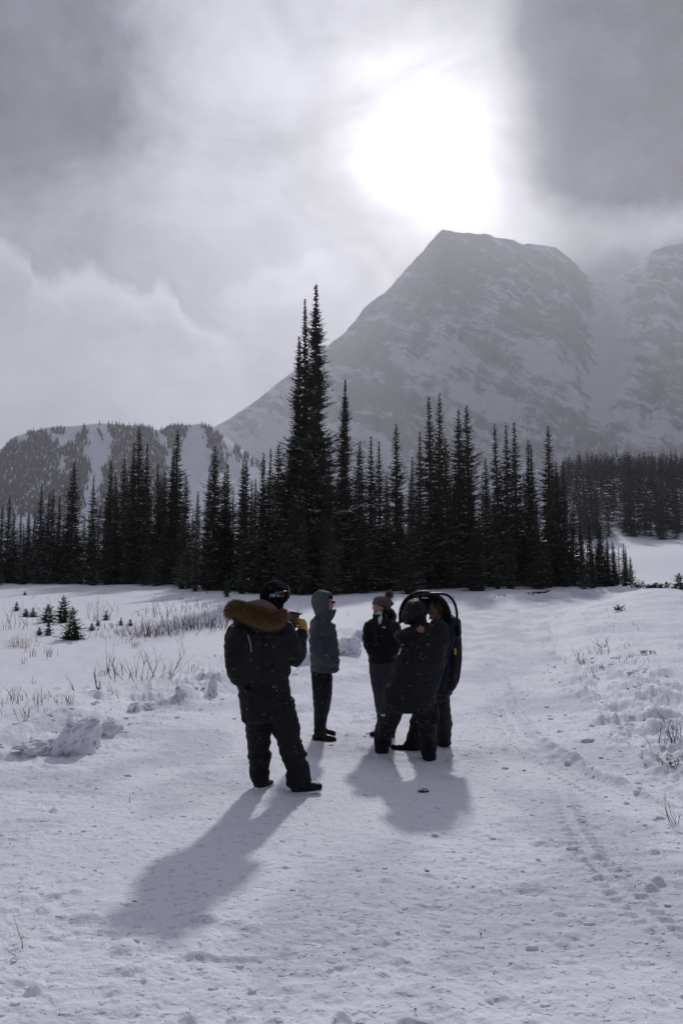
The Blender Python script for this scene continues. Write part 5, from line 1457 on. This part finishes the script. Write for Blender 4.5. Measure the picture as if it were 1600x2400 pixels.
def leafy(name, seed, n, R, H, L):
    g = np.random.default_rng(seed); V = []; Fq = []
    for i in range(n):
        b_ = np.array([g.normal() * R, g.normal() * R * .6, 0]); d = np.array([g.normal() * .6, g.normal() * .6, 1]); d /= np.linalg.norm(d); h = H * (.4 + .6 * g.random())
        for k in range(14):
            p = b_ + d * h * (k / 13.0); a = g.random() * 6.28; q = np.array([math.cos(a), math.sin(a), .5]); q /= np.linalg.norm(q)
            s = np.cross(q, [0, 0, 1.0]) ; s /= np.linalg.norm(s); j = len(V); l = L * (.7 + .5 * g.random())
            V += [p, p + q * l * .5 + s * l * .22, p + q * l, p + q * l * .5 - s * l * .22]; Fq.append((j, j + 1, j + 2, j + 3))
    return mesh_np(name, V, Fq, [M['leaf_dark']])
for (u, v, sd_, n, R, H, L, lab) in (
 (1576, 1822, 1, 12, .07, .14, .030, 'green evergreen sprig on the snow at the right edge'),
 (1416, 1533, 2, 8, .06, .34, .05, 'upright dark green sprig beside the bare shrubs on the right bank'),
 (1492, 1642, 3, 10, .10, .12, .04, 'low green sprig on the smooth right bank'),
 (1512, 1553, 4, 8, .12, .08, .05, 'small brown-green tuft on the right bank'),
 (1528, 1392, 5, 12, .25, .40, .22, 'low dark evergreen mat right of the lone clump at the bend'),
 (1558, 1391, 10, 12, .25, .45, .22, 'dark evergreen mat against the young spruce at the right edge'),
 (1500, 1388, 6, 12, .25, .50, .20, 'dark evergreen clump left of the low mats at the far right'),
 (1450, 1448, 7, 14, .12, .25, .10, 'small dark bush on the far side of the road'),
 (1565, 1628, 8, 6, .05, .10, .03, 'tiny dark sprig by the footprints'),
 (1022, 1385, 9, 10, .15, .5, .12, 'tiny bush above the hooped handle'),
):
    plant('evergreen_sprig', u, v, leafy('evergreen_sprig', sd_, n, R, H, L), lab, 'plant', 'evergreen sprigs')

# dry grass and specks of heather across the snowfields
def scatter_grass():
    g = np.random.default_rng(12); V = []; Fq = []; mi = []
    N = 4200
    u = g.uniform(-60, 1660, N); v = 1385 + (g.random(N) ** 1.4) * 330 + 6
    clump = fbm2(u * .011, v * .035, 3, 401)
    xs = []; 
    for k in range(N):
        if clump[k] < (.28 if u[k] < 560 else .36): continue
        if v[k] > 1640 and u[k] > 560: continue
        y = CAMZ * F / max(v[k] - 1385, 3); 
        if y > 60: continue
        x, y = (u[k] - 800) / F * y * CP, y
        e = edge_x(BERM, np.array([y]))[0]; r = edge_x(REDGE, np.array([y]))[0]
        if e - .1 < x < r + .2: continue
        z = None; xs.append((x, y))
    A = np.array(xs); Z = ground_h(A[:, 0], A[:, 1])
    for (x, y), z in zip(A, Z):
        h = g.uniform(.05, .24) * (1 if x < 0 else .40); nb = g.integers(1, 5)
        for b_ in range(nb):
            px, py = x + g.normal() * .05, y + g.normal() * .05; dx, dy = g.normal() * .35 * h, g.normal() * .3 * h; w = .0022 + .00012 * y
            j = len(V); V += [(px - w, py, z - .03), (px + w, py, z - .03), (px + dx * .5 + w * .7, py + dy * .5, z + h * .6), (px + dx * .5 - w * .7, py + dy * .5, z + h * .6), (px + dx, py + dy, z + h * (.8 + .3 * g.random()))]
            Fq += [(j, j + 1, j + 2, j + 3), (j + 3, j + 2, j + 4, j + 4)]
            m = 0 if g.random() < .55 else 1; mi += [m, m]
    me = bpy.data.meshes.new('dry_grass'); me.from_pydata(V, [], [f if f[2] != f[3] else f[:3] for f in Fq])
    for m in (M['twig_brown'], M['twig']): me.materials.append(m)
    me.polygons.foreach_set('material_index', np.array(mi, np.int32))
    return me
obj('dry_grass', scatter_grass(), kind='stuff', label='dry stems poking through the snowfields')
# heather line along the far bank of the road
def bank_tufts():
    g = np.random.default_rng(14); V = []; Fq = []
    for i in range(520):
        t = g.random(); u = 850 + 480 * t; v = 1452 - 62 * t + g.normal() * 3
        if g.random() < .4: u, v = g.uniform(1330, 1480), g.uniform(1405, 1440) - 0
        x, y = CAMZ * (u - 800) / max(v - 1385, 8), min(CAMZ * F / max(v - 1385, 8), 52)
        x = (u - 800) / F * y
        x = edge_x(BERM, np.array([y]))[0] - abs(g.normal()) * .5 - .1 if u < 1330 else edge_x(REDGE, np.array([y]))[0] + abs(g.normal()) * 1.2
        z = gz(x, y); s = g.uniform(.04, .13)
        for b_ in range(5):
            a = g.random() * 6.28; j = len(V); w = s * .16
            V += [(x - w, y, z - .02), (x + w, y, z - .02), (x + math.cos(a) * s * .8, y + math.sin(a) * s * .8, z + s * (.6 + g.random()))]; Fq.append((j, j + 1, j + 2))
    me = bpy.data.meshes.new('bank_heather'); me.from_pydata(V, [], Fq); me.materials.append(M['twig']); return me
obj('bank_heather', bank_tufts(), kind='stuff', label='dark heather tufts along the far road bank')

# ------------------------------------------------------------------ blocks of ploughed snow
def snow_block(u, v, wpx, hpx, seed, label, lean=0.0, depth=.28, dirt=True, y=None):
    x, yy = on_ground(u, v)
    if y: yy = y; x = P(u, v, y).x
    w = wpx / 2 * yy / F; h = hpx * yy / F; g = np.random.default_rng(seed)
    bm = bmesh.new()
    bmesh.ops.create_icosphere(bm, subdivisions=5, radius=1)
    V = np.array([q.co[:] for q in bm.verts])
    d = V * np.array([1, 1, 1.0])
    d = np.sign(d) * np.abs(d) ** .9
    r = 1.05 + .55 * fbm3(V * 1.5 + seed * 3.1, 3, seed) - .34 * np.abs(fbm3(V * 3.3 + seed, 3, seed + 4)) + .14 * fbm3(V * 8, 3, seed + 8)
    d = d * r[:, None]
    d[:, 0] = d[:, 0] * w + lean * h * (d[:, 2] * .5 + .5); d[:, 1] *= depth; d[:, 0] *= 1 + .45 * np.clip(-d[:, 2], 0, 1); d[:, 2] = d[:, 2] * h * .62 + h * .28
    for q, c in zip(bm.verts, d): q.co = c
    me = bpy.data.meshes.new('snow_block'); bm.to_mesh(me); bm.free(); me.polygons.foreach_set('use_smooth', np.ones(len(me.polygons), bool))
    me.materials.append(M['dirty_snow'] if dirt else M['snow_lump'])
    return obj('snow_block', me, None, label, 'snow block', 'blocks of ploughed snow on the left bank', loc=(x, yy, gz(x, yy) - .04))
def m_lump(nt, b):
    c = coords(nt); h = noise(nt, c, 14, 6, .65) * .03 + noise(nt, c, 60, 3, .6) * .004
    bump(nt, b, h, .8, 1.0)
M['snow_lump'] = material('snow_lump', (.85, .86, .92), .8, .2, m_lump)
snow_block(165, 1748, 78, 88, 1, 'largest upright block of dirty ploughed snow on the left bank', .42, .30)
snow_block(105, 1756, 110, 40, 2, 'smooth snow hump against the left side of the largest block', -.1, .35, False)
snow_block(256, 1697, 50, 40, 3, 'wedge-shaped snow block right of the largest one', .15, .25)
snow_block(315, 1655, 26, 26, 4, 'small dark-fronted snow block in the middle of the bank', .1, .18)
snow_block(428, 1628, 28, 44, 5, 'narrow upright snow block under the low dense shrub', -.1, .2)
snow_block(495, 1612, 22, 48, 6, 'narrow dirty snow block left of the backpack', .1, .2)
snow_block(345, 1648, 40, 22, 7, 'flat crumbled block right of the dark-fronted one', 0, .2)
snow_block(712, 1545, 34, 34, 8, 'dirty snow block between the yellow glove and the grey jacket', .1, .3)
snow_block(722, 1500, 22, 34, 9, 'snow block peeping out above the yellow glove side', 0, .3)
snow_block(815, 1520, 54, 42, 10, 'dirty snow block just right of the grey jacket', .1, .35)
snow_block(842, 1492, 34, 30, 11, 'peaked snow block left of the woman in the bobble hat', .1, .35)

# ------------------------------------------------------------------ loose lumps, specks, stones
def lumps():
    g = np.random.default_rng(21); pts = []
    for i in range(2200):
        r = g.random()
        if r < .20:   # right verge
            y = 3 + 14 * g.random() ** 1.3; x = edge_x(REDGE, np.array([y]))[0] + g.normal() * .9 + .4; s = abs(g.normal()) * .020 + .006
        elif r < .28:  # left bank foot
            y = 6 + 14 * g.random(); x = edge_x(BERM, np.array([y]))[0] + abs(g.normal()) * .7 - .2; s = abs(g.normal()) * .022 + .006
        else:
            y = 2.8 + 9 * g.random() ** 1.2; x = g.uniform(-.46, .46) * y * 1.05; s = abs(g.normal()) ** 1.5 * .005 + .0022
        pts.append((x, y, s))
    A = np.array(pts); Z = ground_h(A[:, 0], A[:, 1]); 
    bm = bmesh.new(); bmesh.ops.create_icosphere(bm, subdivisions=1, radius=1); bv = np.array([v.co[:] for v in bm.verts]); bf = np.array([[v.index for v in f.verts] for f in bm.faces]); bm.free()
    V = []; Fs = []; n = 0
    for (x, y, s), z in zip(A, Z):
        k = bv * (1 + .35 * g.normal(size=(len(bv), 1))) * np.array([1 + .5 * g.random(), 1, .5]) * s + np.array([x, y, z + s * .05]); V.append(k); Fs.append(bf + n); n += len(bv)
    return mesh_np('snow_lumps', np.vstack(V), np.vstack(Fs), [M['snow_lump']], smooth=True)
obj('snow_lumps', lumps(), kind='stuff', label='loose lumps of snow on the packed track')
def stone(u, v, r, seed, label, mat, flat=.5):
    x, y = on_ground(u, v)
    bm = bmesh.new(); bmesh.ops.create_icosphere(bm, subdivisions=3, radius=1); V = np.array([q.co[:] for q in bm.verts])
    k = 1 + .3 * fbm3(V * 1.5 + seed, 3, seed) - .15 * np.abs(fbm3(V * 4 + seed, 2, seed + 2))
    for q, c in zip(bm.verts, V * k[:, None] * r * np.array([1.25, .9, flat])): q.co = c
    me = bpy.data.meshes.new('stone'); bm.to_mesh(me); bm.free(); me.materials.append(mat)
    return obj('stone', me, None, label, 'stone', loc=(x, y, gz(x, y) + r * flat * .45))
def m_stone(nt, b):
    g = nt.nodes.new('ShaderNodeNewGeometry'); sep = nt.nodes.new('ShaderNodeSeparateXYZ'); nt.links.new(g.outputs['Normal'], sep.inputs[0])
    f = (Ex(nt, sep.outputs[2]) + (noise(nt, coords(nt), 60, 3, .6) - .5) * 1.2).step(.75, .95)
    nt.links.new(mixcol(nt, f, (.018, .020, .022), (.55, .56, .6)), b.inputs['Base Color'])
M['stone'] = material('dark_stone', (.02, .02, .022), .7, .2, m_stone)
stone(992, 1857, .040, 1, 'dark stone with a cap of snow lying in the shadow of the group', M['stone'])
stone(1001, 2042, .013, 2, 'small black pebble alone on the packed snow', M['stone'])
stone(315, 2113, .011, 3, 'tiny black pebble inside the long shadow', M['stone'])
stone(686, 2078, .014, 4, 'flat dark fragment on the snow right of the long shadow', M['stone'], .25)
stone(1362, 1926, .022, 5, 'dark stone beside the tread marks at the right', M['stone'])
stone(1228, 1809, .014, 6, 'small dark pebble right of the group', M['stone'])
stone(1183, 1804, .030, 7, 'pale yellowish lump of ice right of the group', material('yellow_ice', (.62, .55, .40), .6), .4)
stone(1513, 1692, .030, 8, 'dark stone on the trodden right bank', M['stone'])
stone(1408, 1777, .020, 9, 'dark stone between the clods of the right bank', M['stone'])
stone(1580, 1820, .02, 10, 'stone half hidden by the green sprig at the right edge', M['stone'])
def specks():
    g = np.random.default_rng(31); V = []; Fq = []
    for i in range(420):
        y = 3 + 22 * g.random() ** 1.6; x = g.uniform(-.48, .48) * y; s = abs(g.normal()) * .003 + .0012
        z = gz(x, y) if i % 1 == 0 else 0; a = g.random() * 3.14; j = len(V)
        dx, dy = math.cos(a) * s, math.sin(a) * s
        V += [(x - dx, y - dy, z - .002), (x + dx, y + dy, z - .002), (x + dy * .5, y - dx * .5, z + s * 1.4), (x - dy * .5, y + dx * .5, z + s * .9)]
        Fq += [(j, j + 1, j + 2), (j, j + 2, j + 3), (j + 1, j + 3, j + 2), (j, j + 3, j + 1)]
    me = bpy.data.meshes.new('litter_specks'); me.from_pydata(V, [], Fq); me.materials.append(M['twig']); return me
obj('litter_specks', specks(), kind='stuff', label='dark specks of plant litter on the snow')

# ------------------------------------------------------------------ falling snow
def flakes():
    g = np.random.default_rng(41); N = 21000
    y = np.exp(g.uniform(math.log(1.1), math.log(60), N)); 
    x = g.uniform(-.60, .60, N) * y; z = CAMZ + g.uniform(-.60, .62, N) * y
    keep = (z > .05 + .04 * np.maximum(y - 12, 0)) & (z < 12); x, y, z = x[keep], y[keep], z[keep]; n = len(x)
    s = (.0011 + .0016 * g.random(n) ** 2) * (1 + .05 * y) * np.where(y > 22, .8, 1)
    s = s * (.35 + .65 * g.random(n)) * np.clip(y / 5.0, .35, 1) * .85
    o = np.array([(1, 0, 0), (-1, 0, 0), (0, 1, 0), (0, -1, 0), (0, 0, 1), (0, 0, -1)], float); f = np.array([(0, 2, 4), (2, 1, 4), (1, 3, 4), (3, 0, 4), (2, 0, 5), (1, 2, 5), (3, 1, 5), (0, 3, 5)])
    V = (o[None] * s[:, None, None] + np.stack([x, y, z], -1)[:, None, :]).reshape(-1, 3)
    Fq = (f[None] + (np.arange(n) * 6)[:, None, None]).reshape(-1, 3)
    return mesh_np('falling_snow', V, Fq, [M['flake_lit']], smooth=True)
def m_flake(nt, b):
    t = nt.nodes.new('ShaderNodeBsdfTranslucent'); t.inputs[0].default_value = (.95, .95, 1, 1)
    mx = nt.nodes.new('ShaderNodeMixShader'); mx.inputs[0].default_value = .65
    out = [n for n in nt.nodes if n.type == 'OUTPUT_MATERIAL'][0]
    nt.links.new(b.outputs[0], mx.inputs[1]); nt.links.new(t.outputs[0], mx.inputs[2]); nt.links.new(mx.outputs[0], out.inputs[0])
M['flake_lit'] = material('snow_flake', (.92, .92, .95), .6, .3, m_flake)
obj('falling_snow', flakes(), kind='stuff', label='fine snow flakes drifting through the air')
